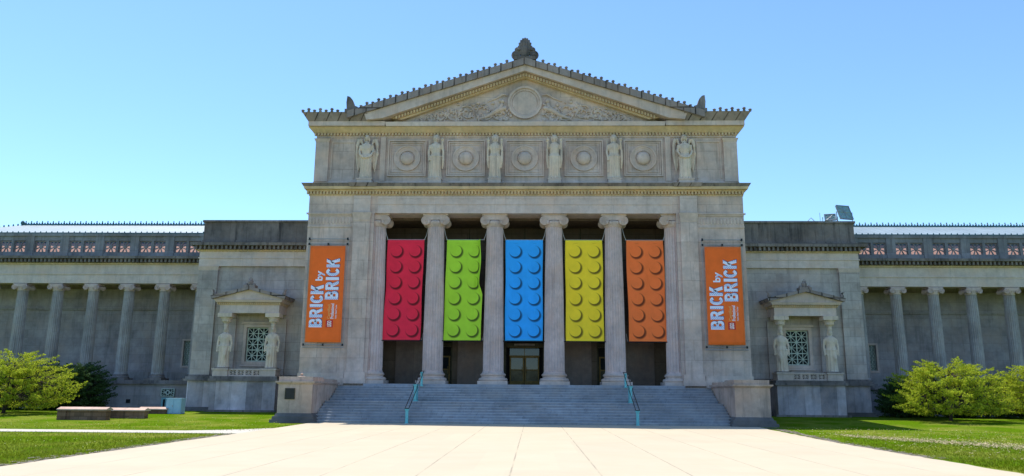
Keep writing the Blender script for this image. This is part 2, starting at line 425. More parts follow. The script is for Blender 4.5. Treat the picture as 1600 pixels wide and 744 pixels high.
for cx, hw, top in doorx:
    w = hw
    d = B().box(cx-w, cx+w, YB+.8, YB+.9, PF, top); d = d.build('doorway', M['black'], mus)
    fr = B().box(cx-w+.02, cx-w+.16, YB+.55, YB+.79, PF+.01, top-.01).box(cx+w-.16, cx+w-.02, YB+.55, YB+.79, PF+.01, top-.01)
    fr.box(cx-w+.16, cx+w-.16, YB+.55, YB+.79, 4.72, 5.0); fr.build('door_frame', M['bronzedark'], d)
    if hw > 1:
        leaves = [(cx-1.0, cx-.02), (cx+.02, cx+1.0)]
    else: leaves = [(cx-.55, cx+.55)]
    for k, (a, c) in enumerate(leaves):
        t = .09
        q = B().box(a, a+t, YB+.48, YB+.56, PF+.02, 4.1).box(c-t, c, YB+.48, YB+.56, PF+.02, 4.1)
        q.box(a+t, c-t, YB+.48, YB+.56, 4.0, 4.1).box(a+t, c-t, YB+.48, YB+.56, PF+.02, PF+.3).box(a+t, c-t, YB+.48, YB+.56, PF+1.0, PF+1.08)
        door = q.build('door', M['bronze'], mus)
        B().box(a+t+.005, c-t-.005, YB+.51, YB+.54, PF+1.08, 3.99).build('glass_pane', M['glass'], door)
        g = B().box(a+t+.005, c-t-.005, YB+.51, YB+.54, PF+.3, PF+.995)
        for i in range(5):
            gx = a+t+(c-a-2*t)*(i+.5)/5; g.box(gx-.012, gx+.012, YB+.495, YB+.51, PF+.32, PF+.98)
        g.build('lower_panel', M['bronzedark'], door)
        hx = (c-.14 if k == 0 else a+.14)
        B().tube([(hx, YB+.40, 2.9), (hx, YB+.40, 3.4)], .018).tube([(hx,YB+.40,2.95),(hx,YB+.5,2.95)], .012).tube([(hx,YB+.40,3.35),(hx,YB+.5,3.35)], .012).build('handle', M['bronze'], door)
    if hw > 1:
        t = B().box(cx-1.0, cx+1.0, YB+.50, YB+.53, 4.16, 4.68).build('transom_pane', M['glass'], d)
        f = B().box(cx-1.06, cx+1.06, YB+.47, YB+.56, 4.10, 4.16).box(cx-1.06, cx+1.06, YB+.47, YB+.56, 4.68, 4.73).box(cx-.02, cx+.02, YB+.48, YB+.55, 4.16, 4.68)
        f.build('transom_frame', M['bronze'], d)
        B().box(cx-.7, cx+.7, YB+.5, YB+.56, 4.83, 4.95).build('lintel_bar', M['wall'], d)
# columns
def column_mesh(r0, r1, h, flutes=24):
    b = B(); prof = []
    for i in range(9):
        t = i/8; prof.append((r0+(r1-r0)*(t**1.5), h*t))
    prof = [(r0*1.06, 0), (r0*1.03, .08)]+[(r, z+.12 if z == 0 else z) for r, z in prof]+[(r1*1.05, h+.03), (r1*1.05, h+.1)]
    def mod(t, z):
        if z < .1 or z > h+.005: return 1
        return 1-.075*abs(math.sin(flutes/2*t))**.6
    return b.lathe(prof, n=flutes*6, mod=mod)
def capital_mesh(r, w, d, vr, hgt):
    """Ionic: volute rolls run front to back; z=0 is the necking"""
    b = B(); zc = vr+.02
    b.lathe([(r*1.02,-.06),(r*1.18,.10),(r*1.25,.24),(r*1.1,.34)], n=40)
    for s in (-1, 1):
        cx = s*(w/2-vr)
        b.lathe([(vr*.97,-d/2),(vr,-d/2+.04),(vr*.8,-d*.25),(vr*.66,-d*.06),(vr*.66,d*.06),(vr*.8,d*.25),(vr,d/2-.04),(vr*.97,d/2)], (cx,0,zc), n=32, axis='Y')
        for f in (-1, 1):
            for k, rr in enumerate((.9,.62,.36)):
                y0 = f*(d/2+.0); b.ring((cx,0,zc), vr*(rr-.1), vr*rr, min(y0, y0+f*.035), max(y0, y0+f*.035), 32)
            b.lathe([(vr*.14, f*(d/2-.01)), (vr*.12, f*(d/2+.06))], (cx,0,zc), n=14, axis='Y')
    b.box(-w/2+vr, w/2-vr, -d/2-.012, d/2-.02, zc+vr*.10, zc+vr*.97)
    b.box(-w/2+vr*.9, w/2-vr*.9, -d/2-.03, -d/2+.02, zc+vr*.82, zc+vr*.99)
    b.box(-w/2+vr*.35, w/2-vr*.35, -d/2+.02, d/2-.02, zc+vr, hgt)
    for i in range(5):
        b.ball((-r+.2*r+i*r*.4, -r*1.12, .2), (r*.15, .07, .13), 8, 6)
    return b
cs = column_mesh(.655, .53, 9.42)
cb = B().box(-.93,.93,-.93,.93,0,.22)
cb.lathe([(.88,.22),(.93,.30),(.88,.40),(.75,.44),(.73,.52),(.79,.57),(.81,.63),(.74,.70),(.68,.74)], n=48)
cc = capital_mesh(.53, 1.86, 1.16, .315, .78)
pc = cs.build('column', M['column'], mus, (-9.63, .78, PF+.72))
base = cb.build('column_base', M['trim'], pc, (0,0,-.72)); cap = cc.build('capital', M['trim'], pc, (0,0,9.42))
for x in (-5.78, -1.93, 1.93, 5.78, 9.63): copy_tree(pc, mus, (x, .78, PF+.72))
# entablature
b = B().box(-9.55, 9.55, .02, 1.5, 13.05, 13.62).box(-9.55, 9.55, -.02, 1.5, 13.62, 14.18)
for i in range(19): b.lathe([(.07,-.05),(.05,-.02)], (-9+i, .0, 14.0), n=10, axis='Y')
b.build('entablature', M['arch'], mus)
b = B().box(-14.06, -9.552, 0, 30, 13.052, 14.2).box(9.552, 14.06, 0, 30, 13.052, 14.2).box(-9.552, 9.552, 1.502, 30, 13.052, 14.2)
b.build('frieze', M['wall_big'], mus)
for s in (-1,1): B().box(s*10.0, s*11.1, -.12, .0, 13.06, 14.18).build('entablature_block', M['arch'], mus)
b = dentils(B(), -14.2, 14.2, -.19, .18, 14.29, 14.46, .115, .10)
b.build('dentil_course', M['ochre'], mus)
b = B().box(-14.1, 14.1, -.04, 30, 14.2, 14.3).box(-14.08, 14.08, -.02, 30, 14.3, 14.47).box(-14.22, 14.22, -.2, 30, 14.47, 14.56)
b.flare(-14.3, 14.3, -.45, 30, 14.56, 14.72, .0, .05)
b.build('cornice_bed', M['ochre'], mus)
b = B().flare(-14.36, 14.36, -.5, 30, 14.72, 14.92, .0, .12)
b.box(-14.15, 14.15, -.2, 30, 14.92, 14.97)
b.build('cornice', M['dark'], mus)
for s in (-1,1):
    b = B().flare(min(s*9.6,s*11.3), max(s*9.6,s*11.3), -.56, 0, 14.7, 14.93, .0, .12); b.build('cornice_break', M['sima'], mus)
# attic
AX = 13.9; AY = .4
B().box(-AX, AX, AY, 30, 14.95, 18.9).build('attic_wall', M['wall_big'], mus)
B().flare(-AX, AX, AY, 29, 14.97, 15.12, .2, .16).flare(-AX, AX, AY, 29, 15.12, 15.3, .12, .05).build('attic_base', M['trim'], mus)
for s in (-1,1):
    b = B().box(s*(AX-.85), s*(AX+.04), AY-.14, AY+1, 15.25, 17.95)
    x0, x1 = sorted((s*(AX-.85), s*(AX+.04))); b.flare(x0, x1, AY-.14, AY+1, 17.95, 18.2, .0, .1); b.build('corner_pilaster', M['trim'], mus)
    b = B().box(s*9.25, s*9.6, AY-.1, AY+.002, 15.3, 18.3); b.build('attic_pilaster', M['trim'], mus)
    b = B().box(s*11.3, s*12.9, AY-.05, AY+.002, 17.95, 18.05).box(s*11.3,s*11.38, AY-.05, AY+.002, 15.5, 17.95).box(s*12.82,s*12.9, AY-.05, AY+.002, 15.5, 17.95)
    b.build('blind_panel', M['trim'], mus)
# square panels with shields
b = B()
def frame(b, cx, cz, w, h, t, y0, y1):
    b.box(cx-w/2, cx-w/2+t, y0, y1, cz-h/2, cz+h/2).box(cx+w/2-t, cx+w/2, y0, y1, cz-h/2, cz+h/2)
    b.box(cx-w/2+t, cx+w/2-t, y0, y1, cz-h/2, cz-h/2+t).box(cx-w/2+t, cx+w/2-t, y0, y1, cz+h/2-t, cz+h/2)
frame(b, 0, 0, 2.55, 2.5, .09, -.12, .0); frame(b, 0, 0, 2.3, 2.25, .07, -.07, .0); frame(b, 0, 0, 1.98, 1.95, .06, -.045, .0)
pan = b.build('attic_panel', M['trim'], mus, (-7.8, AY, 16.87))
b = B().ring((0,0,0), .78, .88, -.1, 0).ring((0,0,0), .66, .78, -.055, 0)
b.ring((0,0,0), .5, .66, -.03, 0)
for k in range(28):
    t = 2*PI*k/28; b.ball((.52*math.cos(t), -.05, .52*math.sin(t)), .035, 6, 4)
b.lathe([(.46,-.0),(.45,-.06),(.40,-.14),(.30,-.21),(.17,-.255),(.04,-.27)], (0,0,0), n=36, axis='Y')
b.build('round_shield', M['trim'], pan)
for x in (-3.9, 0, 3.9, 7.8): copy_tree(pan, mus, (x, AY, 16.87))
# attic upper mouldings
b = B().box(-AX-.03, AX+.03, AY-.06, 29, 18.3, 18.42); b.box(-AX-.05, AX+.05, AY-.05, 29, 18.42, 18.6)
b.build('attic_moulding', M['trim'], mus)
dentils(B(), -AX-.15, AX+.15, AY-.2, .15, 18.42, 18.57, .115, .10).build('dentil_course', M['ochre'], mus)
b = B().flare(-AX, AX, AY, 29, 18.6, 18.92, .18, .5)
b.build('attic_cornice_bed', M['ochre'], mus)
b = B().flare(-9.2, 9.2, -.2, 6, 18.93, 19.2, .0, .06); b.build('pediment_shelf', M['arch'], mus)
# outer corner blocks with flared sima
for s in (-1,1):
    x0, x1 = sorted((s*9.27, s*14.36))
    b = B().box(x0, x1, -.28, 28, 18.93, 19.24); b.build('corner_cornice', M['trim'], mus)
    x0, x1 = sorted((s*10.4, s*14.38))
    b = B()
    o, i = s*14.38, s*10.4
    b.add([(i,-.3,19.24),(o,-.3,19.24),(o,28,19.24),(i,28,19.24),(i,-.62,19.76),(s*14.72,-.62,19.76),(s*14.72,28,19.76),(i,28,19.76)],
          [(0,3,2,1),(4,5,6,7),(0,1,5,4),(1,2,6,5),(2,3,7,6),(3,0,4,7)])
    b.build('corner_sima', M['sima'], mus)
# raking cornice : slopes
def rz(x, z_apex, slope): return z_apex-slope*abs(x)
S1 = .318
for s in (-1,1):
    # dark roof-edge sima
    b = B(); xe = 11.72
    poly = [(0,23.52),(0,23.06),(s*xe,23.06-S1*xe),(s*xe,23.52-S1*xe)]
    if s > 0: poly = poly[::-1]
    b.prism(poly, -.72, 6); b.build('raking_sima', M['sima'], mus)
    xe = 10.6; poly = [(0,23.058),(0,22.66),(s*9.4,22.66-.352*9.4),(s*10.45,19.245),(s*xe,23.058-S1*xe)]
    if s > 0: poly = poly[::-1]
    b = B().prism(poly, -.55, 6); b.build('raking_corona', M['trim'], mus)
    b = B(); xe = 8.95
    poly = [(0,22.66),(0,22.36),(s*8.2,22.36-.362*8.2),(s*8.9,22.655-.352*8.9)]
    if s > 0: poly = poly[::-1]
    b.prism(poly, -.1, 6)
    n = 44
    for k in range(n):
        x = (k+.5)*8.6/n; z = 22.62-.352*x; w = .055
        pl = [((x-w), z-.2), ((x+w), z-.2-.03), ((x+w), z-.03), ((x-w), z)]
        if s < 0: pl = [(-p, q) for p, q in pl][::-1]
        b.prism(pl, -.3, -.1)
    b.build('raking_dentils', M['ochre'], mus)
poly = [(-9.3,19.2),(9.3,19.2),(0,22.6)]
B().prism(poly, .22, 6).build('tympanum', M['wall_big'], mus)
# tympanum relief
b = B(); Yt = .22
b.ring((0,Yt,20.66), 1.0, 1.14, -.2, 0, 48).ring((0,Yt,20.66), .86, 1.0, -.1, 0, 48)
b.lathe([(.86,0),(.85,-.04),(.8,-.05)], (0,Yt,20.66), n=40, axis='Y')
def spiral(b, cx, cz, r, turns, dirn, st, rad=.05):
    pts = []; rr = []
    n = int(16*turns)
    for i in range(n+1):
        t = i/n; a = st+dirn*2*PI*turns*t; q = r*(1-.85*t)
        pts.append((cx+q*math.cos(a), Yt-.05-.06*t, cz+q*math.sin(a))); rr.append(rad*(1-.4*t))
    b.tube(pts, rr, 6)
rnd = random.Random(3)
for s in (-1,1):
    for cx, r in ((1.75,.6),(2.75,.68),(3.85,.62),(4.8,.5),(5.65,.38),(6.35,.28),(7.0,.2)):
        top = 22.2-.36*cx; cz = 19.28+min(r+.05,(top-19.28)/2)
        spiral(b, s*cx, cz, r, 1.6, s, rnd.uniform(0,6), .055)
        for k in range(30):
            a = rnd.uniform(0,2*PI); q = r*rnd.uniform(.3,1.5)
            zz = cz+q*math.sin(a)
            if 19.3 < zz < top-.2: b.ball((s*cx+q*math.cos(a), Yt-.04, zz), (rnd.uniform(.05,.14), .10, rnd.uniform(.05,.15)), 7, 5)
    # reclining figure next to the medallion and a sea creature
    b.tube([(s*1.25,Yt-.08,20.3),(s*1.75,Yt-.12,20.15),(s*2.4,Yt-.1,19.75),(s*3.1,Yt-.06,19.5)], [.12,.18,.13,.07], 8)
    b.ball((s*1.5,Yt-.12,20.75), .14, 8, 6)
    b.tube([(s*1.5,Yt-.1,20.6),(s*1.7,Yt-.12,20.2)], [.09,.17], 8)
    b.tube([(s*1.15,Yt-.06,21.2),(s*1.5,Yt-.08,21.25),(s*1.9,Yt-.06,21.0),(s*2.5,Yt-.05,20.75)], [.04,.08,.06,.03], 6)
    b.tube([(s*1.5,Yt-.05,19.35),(s*2.8,Yt-.05,19.33),(s*6.6,Yt-.04,19.32)], [.06,.05,.03], 6)
b.build('tympanum_relief', M['trim'], mus)
b = B().box(-7.8,7.8,.0,.24,19.2,19.32); b.build('tympanum_sill', M['trim'], mus)
# roof body
B().prism([(-11.6,19.8),(11.6,19.8),(0,23.47)], 6.01, 28).build('main_roof', M['copper'], mus)
B().box(-14.3, 14.3, 1, 28, 19.77, 19.8).build('flat_roof', M['copper'], mus)
# antefixes
def antefix_mesh(h):
    b = B(); b.lathe([(.075,0),(.1,h*.25),(.07,h*.45),(.12,h*.72),(.08,h*.95),(.02,h)], n=10); return b.mesh('antefix', M['dark'])
am, as_ = antefix_mesh(.30), antefix_mesh(.19)
xs = []
x = 1.25; k = 0
for s in (-1,1):
    x = 1.2; k = 0
    while x < 14.75:
        if not (11.2 < x < 12.0):
            z = 23.52-S1*x-.03 if x < 11.6 else 19.74
            o = bpy.data.objects.new('antefix', am if k % 2 == 0 else as_); COL.objects.link(o); o.parent = mus; o.location = (s*x, -.58, z)
        x += .385; k += 1
# acroteria
def leafshape(b, cx, cz, w, h, y, d, seg=9, spikes=True):
    """palmette of rounded fingers fanned from its foot"""
    for i in range(seg):
        a = R(90)+R(-78+156*i/(seg-1)); L_ = h*(.62+.38*math.cos(a-R(90)))
        p1 = (cx+math.cos(a)*w*.25, y, cz+.1*h+math.sin(a)*h*.2); p2 = (cx+math.cos(a)*L_*.55*w/h*1.2, y-.02, cz+.1*h+math.sin(a)*L_*.55)
        p3 = (cx+math.cos(a)*L_*.9*w/h, y, cz+.1*h+math.sin(a)*L_*.85)
        b.tube([p1,p2,p3], [h*.05,h*.085,h*.05], 7)
b = B().box(-.75,.75,-.7,.1,23.4,23.62)
leafshape(b, 0, 23.72, .72, 1.45, -.3, .2, 13)
b.ball((0,-.3,24.15), (.42,.2,.5), 12, 8)
for s in (-1,1):
    b.lathe([(.28,-.12),(.3,0),(.28,.12)], (s*.62,-.3,23.85), n=16, axis='Y'); b.lathe([(.14,-.16),(.05,-.2)], (s*.62,-.3,23.85), n=10, axis='Y')
    b.lathe([(.2,-.1),(.2,.1)], (s*.5,-.3,24.2), n=12, axis='Y'); b.ball((s*.42,-.45,24.2), .1, 7, 5)
b.build('acroterion', M['dark'], mus)
for s in (-1,1):
    b = B().box(s*11.15, s*11.9, -.62, .1, 19.7, 19.98)
    horn = [(.30,0),(.34,.5),(.30,.95),(.12,.90),(-.04,.72),(-.14,.48),(-.2,.28),(-.42,.2),(-.5,0)]
    horn = [(s*(11.5+p), 19.97+q) for p, q in horn]
    b.prism(horn if s > 0 else horn[::-1], -.5, -.15)
    b.ball((s*11.25,-.35,20.06), (.16,.14,.16), 8, 6).ball((s*11.45,-.35,20.2), (.12,.14,.2), 8, 6)
    b.build('acroterion', M['dark'], mus)

# ------------------------------------------------------------------ side pavilions
def star_grille(b, w, h, t, y0, y1, spokes=8, frm=.05, rin=.13, sw=.055):
    """rim plus radial spokes filling w x h, centred on 0"""
    frame(b, 0, 0, w, h, frm, y0, y1)
    for k in range(spokes):
        a = 2*PI*(k+.5)/spokes; L_ = min(w/2/abs(math.cos(a)) if abs(math.cos(a)) > 1e-3 else 9, h/2/abs(math.sin(a)) if abs(math.sin(a)) > 1e-3 else 9)-.02
        c, s_ = math.cos(a), math.sin(a)
        poly = [(rin*c*.5-s_*sw*.4, rin*s_*.5+c*sw*.4), (rin*c*.5+s_*sw*.4, rin*s_*.5-c*sw*.4), (L_*c+s_*sw, L_*s_-c*sw), (L_*c-s_*sw, L_*s_+c*sw)]
        b.prism(poly, y0+.008, y1-.008)
    b.lathe([(rin, y0-.01), (rin, y1+.01)], (0,0,0), n=16, axis='Y')
    return b
def lattice(b, x0, x1, z0, z1, nx, nz, y, t=.022):
    w = (x1-x0)/nx; h = (z1-z0)/nz
    for i in range(nx+1): b.box(x0+i*w-t, x0+i*w+t, y-.03, y+.03, z0, z1)
    for j in range(nz+1): b.box(x0, x1, y-.028, y+.028, z0+j*h-t, z0+j*h+t)
    for i in range(nx):
        for j in range(nz):
            cx, cz = x0+(i+.5)*w, z0+(j+.5)*h
            for a in (math.atan2(h,w), -math.atan2(h,w), 0, PI/2):
                L_ = math.hypot(w,h)/2 if a not in (0, PI/2) else (w/2 if a == 0 else h/2)
                c, s = math.cos(a), math.sin(a); q = t*.62
                b.prism([(cx-L_*c+s*q, cz-L_*s-c*q), (cx+L_*c+s*q, cz+L_*s-c*q), (cx+L_*c-s*q, cz+L_*s+c*q), (cx-L_*c-s*q, cz-L_*s+c*q)], y-.02+abs(a)*.001, y+.02-abs(a)*.001)
    return b
for s in (-1,1):
    X0, X1 = 14.06, 23.05
    def bx(b, a, c, *r): x0, x1 = sorted((s*a, s*c)); return b.box(x0, x1, *r)
    def fl(b, a, c, *r): x0, x1 = sorted((s*a, s*c)); return b.flare(x0, x1, *r)
    YP = 5.0
    wx0, wx1 = 17.88, 19.4
    # wall with window hole
    b = B(); bx(b, X0+.002, wx0, YP, YP+.6, 2.6, 11.2); bx(b, wx1, X1, YP, YP+.6, 2.6, 11.2); bx(b, wx0, wx1, YP, YP+.6, 2.6, 3.65); bx(b, wx0, wx1, YP, YP+.6, 6.0, 11.2)
    bx(b, X0+.002, X1, YP+.6, 26, 2.6, 11.2); b.build('pavilion_wall', M['wall'], mus)
    for pa, pb in ((21.75, X1+.08), (X0, 14.95)):
        q = bx(B(), pa, pb, YP-.18, YP-.002, 2.72, 10.3).build('pavilion_pilaster', M['wall'], mus)
        fl(B(), pa, pb, YP-.18, YP, 10.02, 10.298, .01, .07).build('pilaster_cap', M['trim'], q)
    b = B(); bx(b, X0, X1+.1, YP-.2, 26, 10.3, 10.85); bx(b, X0, X1+.16, YP-.25, 26, 10.85, 10.93); bx(b, X0, X1+.1, YP-.2, 26, 10.93, 11.35); b.build('pavilion_architrave', M['arch'], mus)
    b = B(); fl(b, X0+.3, X1+.15, YP-.22, 25, 11.35, 11.45, .05, .2)
    x0, x1 = sorted((s*X0, s*(X1+.3)))
    b.build('pavilion_bed_moulding', M['ochre'], mus)
    b = dentils(B(), x0, x1, YP-.6, .3, 11.46, 11.72, .13, .17)
    b.build('pavilion_modillions', M['dark'], mus)
    b = B(); bx(b, X0, X1+.12, YP-.3, 26, 11.45, 11.73); bx(b, X0, X1+.6, YP-.72, 25, 11.73, 11.93); bx(b, X0, X1+.35, YP-.45, 25, 11.93, 12.02); b.build('pavilion_cornice', M['dark'], mus)
    b = B(); bx(b, X0, X1, YP-.05, 26, 12.02, 13.5); bx(b, X0, X1+.1, YP-.15, 26, 13.5, 13.66); bx(b, X0, X1+.06, YP-.1, 26, 12.02, 12.2); b.build('parapet', M['dark'], mus)
    # plinth
    b = B(); bx(b, X0+.25, X1+.12, YP-.3, 26, -.3, 2.3); b.build('pavilion_plinth', M['plinth'], mus)
    b = B(); bx(b, X0+.25, X1+.35, YP-.5, 26, 2.3, 2.44); bx(b, X0+.25, X1+.24, YP-.4, 26, 2.44, 2.6); bx(b, X0+.1, X1+.12, YP-.24, YP, 2.6, 2.72); b.build('plinth_moulding', M['dark'], mus)
    b = B(); bx(b, X0+.25, X1+.4, YP-.58, YP-.3, -.3, .42); bx(b, X0+.25, X1+.28, YP-.45, YP-.3, .42, .55); b.build('plinth_foot', M['cheekbase'], mus)
    # ---- aedicule
    A0, A1 = 16.55, 20.95; YA = 3.25
    ae = B(); bx(ae, A0, A1, YA, YP-.302, -.3, 2.28); ae = ae.build('aedicule', M['plinth'], mus)
    b = B(); bx(b, A0-.14, A1+.14, YA-.14, YP-.5, 2.28, 2.44); bx(b, A0-.06, A1+.06, YA-.06, YP-.4, 2.44, 2.6); bx(b, A0-.2, A1+.2, YA-.2, YA, -.3, .4); b.build('plinth_moulding', M['dark'], ae)
    for cx in (17.12, 20.38):
        b = B(); bx(b, cx-.5, cx+.5, YA, YA+1.0, 2.6, 3.02); bx(b, cx-.56, cx+.56, YA-.06, YA+1.02, 3.02, 3.12); b.build('statue_pedestal', M['trim'], ae)
    b = B(); bx(b, 17.62, 19.88, YA+.14, YA+.32, 2.6, 2.68); bx(b, 17.62, 19.88, YA+.14, YA+.32, 3.0, 3.1)
    rail = b
    for k in range(5): 
        px_ = 17.62+k*(2.26-.12)/4; bx(rail, px_, px_+.12, YA+.15, YA+.3, 2.68, 3.0)
    for k in range(4):
        cx = s*(17.62+.06+(k+.5)*(2.26-.12)/4)
        g = star_grille(B(), .43, .34, 0, 0, .08, 8, .03, .055, .032); rail.merge(g, Matrix.Translation((cx, YA+.18, 2.84)))
    rail.build('balustrade', M['trim'], ae)
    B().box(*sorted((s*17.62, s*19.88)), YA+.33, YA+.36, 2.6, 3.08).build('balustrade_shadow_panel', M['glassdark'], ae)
    # floor behind and pilasters on wall
    b = B(); bx(b, 16.6, 20.9, YA+.4, YP, 2.6, 2.66); b.build('balcony_floor', M['trim'], ae)
    for cx in (16.95, 20.5):
        b = B(); bx(b, cx-.35, cx+.35, YP-.2, YP, 2.72, 6.6); b.build('rear_pilaster', M['wall'], ae)
    # entablature (frontal block, soffit recess)
    b = B(); bx(b, 16.7, 20.8, YA+.15, YA+.85, 6.85, 7.4); bx(b, 16.7, 17.3, YA+.85, YP, 6.85, 7.4); bx(b, 20.2, 20.8, YA+.85, YP, 6.85, 7.4)
    bx(b, 17.3, 20.2, YA+.85, YP, 7.2, 7.4); b.build('aedicule_entablature', M['arch'], ae)
    x0, x1 = sorted((s*16.55, s*20.95))
    b = dentils(B(), x0, x1, YA-.0, .15, 7.43, 7.53, .07, .07); bx(b, 16.62, 20.88, YA+.08, YP, 7.4, 7.56); b.build('aedicule_dentils', M['ochre'], ae)
    b = B(); fl(b, 16.5, 21.0, YA-.1, YP+.001, 7.56, 7.72, .0, .08); 
    b.build('aedicule_cornice', M['trim'], ae)
    c = s*18.75
    b = B().prism([(c-2.42,7.725),(c+2.42,7.725),(c+2.42,7.86),(c,8.5),(c-2.42,7.86)], YA-.05, YP); b.build('aedicule_gable', M['trim'], ae)
    for q in (-1,1):
        poly = [(c,8.62),(c,8.42),(c+q*2.5,7.76),(c+q*2.58,7.98)]
        if q > 0: poly = poly[::-1]
        B().prism(poly, YA-.3, YP+.002).build('gable_edge', M['sima'], ae)
        b = B().ball((c+q*2.4, YA-.1, 8.14), (.13,.12,.16), 8, 6).tube([(c+q*2.35,YA-.1,8.1),(c+q*2.45,YA-.1,8.35),(c+q*2.58,YA-.1,8.42)], [.09,.07,.03], 7)
        b.build('corner_acroterion', M['sima'], ae)
    b = B().box(c-.4, c+.4, YA-.25, YA+.35, 8.5, 8.72); leafshape(b, c, 8.68, .3, .62, YA, .1, 7)
    b.ball((c,YA,8.9), (.2,.14,.24), 10, 7).ball((c-.28,YA-.05,8.76), .12, 8, 6).ball((c+.28,YA-.05,8.76), .12, 8, 6); b.build('acroterion', M['sima'], ae)
    # window
    x0, x1 = sorted((s*wx0, s*wx1))
    win = lattice(B(), x0+.03, x1-.03, 3.68, 5.97, 2, 3, YP+.2, .035).build('window', M['lattice'], mus)
    B().box(x0, x1, YP+.3, YP+.34, 3.65, 6.0).build('pane', M['glassdark'], win)
    b = B(); frame(b, (x0+x1)/2, 4.82, x1-x0+.42, 2.78, .2, YP-.08, YP-.002); b.box(x0-.35, x1+.35, YP-.16, YP-.002, 6.23, 6.38); b.box(x0-.3, x1+.3, YP-.14, YP-.002, 3.3, 3.42)
    b.build('window_frame', M['trim'], win)

# ------------------------------------------------------------------ wings
wc = column_mesh(.43, .36, 6.05, 20); wcap = capital_mesh(.36, 1.2, .98, .2, .48)
wb = B().box(-.62,.62,-.62,.62,0,.14).lathe([(.58,.14),(.6,.2),(.56,.27),(.5,.3),(.52,.38),(.45,.44)], n=36)
g0 = star_grille(B(), .88, .88, 0, 0, .1, 8, .05, .12, .05).mesh('grille', M['wingattic'])
firstcol = None
for s in (-1,1):
    XA, XB = 23.05, 45.0
    def bx(b, a, c, *r): x0, x1 = sorted((s*a, s*c)); return b.box(x0, x1, *r)
    # stylobate wall
    dh = (25.2, 26.0) if s < 0 else None
    b = B(); bx(b, XA, XB, 7.45, 11, -.3, 2.05); b.build('wing_base_wall', M['wingwall'], mus)
    b = B(); bx(b, XA, XB, 7.25, 11, 2.05, 2.16); bx(b, XA, XB, 7.35, 11, 2.16, 2.35); b.build('stylobate', M['dark'], mus)
    # back wall with lattice window hole
    lx0, lx1 = 26.02, 26.5
    b = B(); bx(b, XA, lx0, 11, 11.5, 2.35, 9.43); bx(b, lx1, XB, 11, 11.5, 2.35, 9.43); bx(b, lx0, lx1, 11, 11.5, 2.35, 3.5); bx(b, lx0, lx1, 11, 11.5, 5.4, 9.43)
    bx(b, XA, XB, 11.5, 30, -.3, 11.4); b.build('wing_wall', M['wingwall'], mus)
    b = B(); bx(b, XA, XB, 10.86, 10.998, 7.75, 7.9); bx(b, XA, XB, 10.92, 10.998, 2.36, 3.0); b.build('wall_moulding', M['wingcol'], mus)
    x0, x1 = sorted((s*lx0, s*lx1))
    w_ = lattice(B(), x0+.02, x1-.02, 3.52, 5.38, 2, 6, 11.15, .012).build('window', M['lattice'], mus)
    B().box(x0, x1, 11.22, 11.25, 3.5, 5.4).build('pane', M['glassdark'], w_)
    b = B(); frame(b, (x0+x1)/2, 4.45, x1-x0+.3, 2.2, .14, 10.93, 10.998); b.build('window_frame', M['trim'], w_)
    # entablature
    b = B(); bx(b, XA, XB, 7.62, 8.4, 9.43, 10.1); bx(b, XA, XB, 7.56, 8.4, 10.1, 10.2); bx(b, XA, XB, 7.62, 8.4, 10.2, 10.84); bx(b, XA, XB, 8.4, 11.5, 9.9, 10.84); b.build('wing_entablature', M['arch'], mus)
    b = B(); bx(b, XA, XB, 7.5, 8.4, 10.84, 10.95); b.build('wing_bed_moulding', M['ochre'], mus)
    x0, x1 = sorted((s*(XA+.1), s*XB))
    dentils(B(), x0, x1, 7.12, .3, 10.97, 11.2, .13, .17).build('wing_modillions', M['dark'], mus)
    b = B(); bx(b, XA+.05, XB, 7.4, 8.5, 10.95, 11.22); bx(b, XA+.05, XB, 6.98, 8.5, 11.22, 11.4); b.build('wing_cornice', M['dark'], mus)
    # attic with openings
    YW = 8.1; b = B(); bx(b, XA+.1, XB, YW, YW+.3, 11.4, 11.84); bx(b, XA+.1, XB, YW, YW+.3, 12.76, 13.1)
    bays = [25.62+2.707*k for k in range(-1, 7)]
    xs = XA+.1
    for c in bays:
        if c-1.0 > xs: bx(b, xs, c-.99, YW, YW+.3, 11.84, 12.76)
        elif c < XA+1: pass
        bx(b, c-.10, c+.10, YW, YW+.3, 11.84, 12.76); xs = c+.99
    bx(b, xs, XB, YW, YW+.3, 11.84, 12.76); b.build('wing_attic', M['wingattic'], mus)
    b = B(); bx(b, XA+.1, XB, YW-.1, YW+.35, 13.1, 13.3); bx(b, XA+.1, XB, YW-.08, YW+.0, 11.4, 11.56)
    for c in bays[:-1]: bx(b, c+1.03, c+1.68, YW-.06, YW, 11.56, 13.1)
    b.build('wing_attic_trim', M['wingattic'], mus)
    for c in bays:
        for q in (-.545, .545):
            if c+q < XA+.4: continue
            o = bpy.data.objects.new('grille', g0); COL.objects.link(o); o.parent = mus; o.location = (s*(c+q), YW+.1, 12.3)
    B().add([(s*XA,8.45,11.55),(s*XB,8.45,11.55),(s*XB,9.9,12.9),(s*XA,9.9,12.9),(s*XA,8.45,11.4),(s*XB,8.45,11.4),(s*XB,9.9,11.4),(s*XA,9.9,11.4)],
        [(0,1,2,3),(4,5,6,7),(0,1,5,4),(1,2,6,5),(2,3,7,6),(3,0,4,7)]).build('sun_catch_ramp', M['pinkslab'], mus)  # added ramp, angled to catch sun so the grille openings look backlit
    # roof
    b = B(); bx(b, XA, XB, 10.05, 10.3, 11.4, 13.6); b.build('eave_wall', M['copper'], mus)
    XH = 42.7
    Z0, Z1, Y0, Y1 = 13.78, 15.25, 10.2, 14.0
    vs = [(s*XA,Y0,Z0),(s*(XH+4),Y0,Z0),(s*XH,Y1,Z1),(s*XA,Y1,Z1),(s*XA,20,Z0),(s*(XH+4),20,Z0),(s*XA,Y0,Z0-.1),(s*(XH+4),Y0,Z0-.1),(s*(XH+4),20,Z0-.1),(s*XA,20,Z0-.1)]
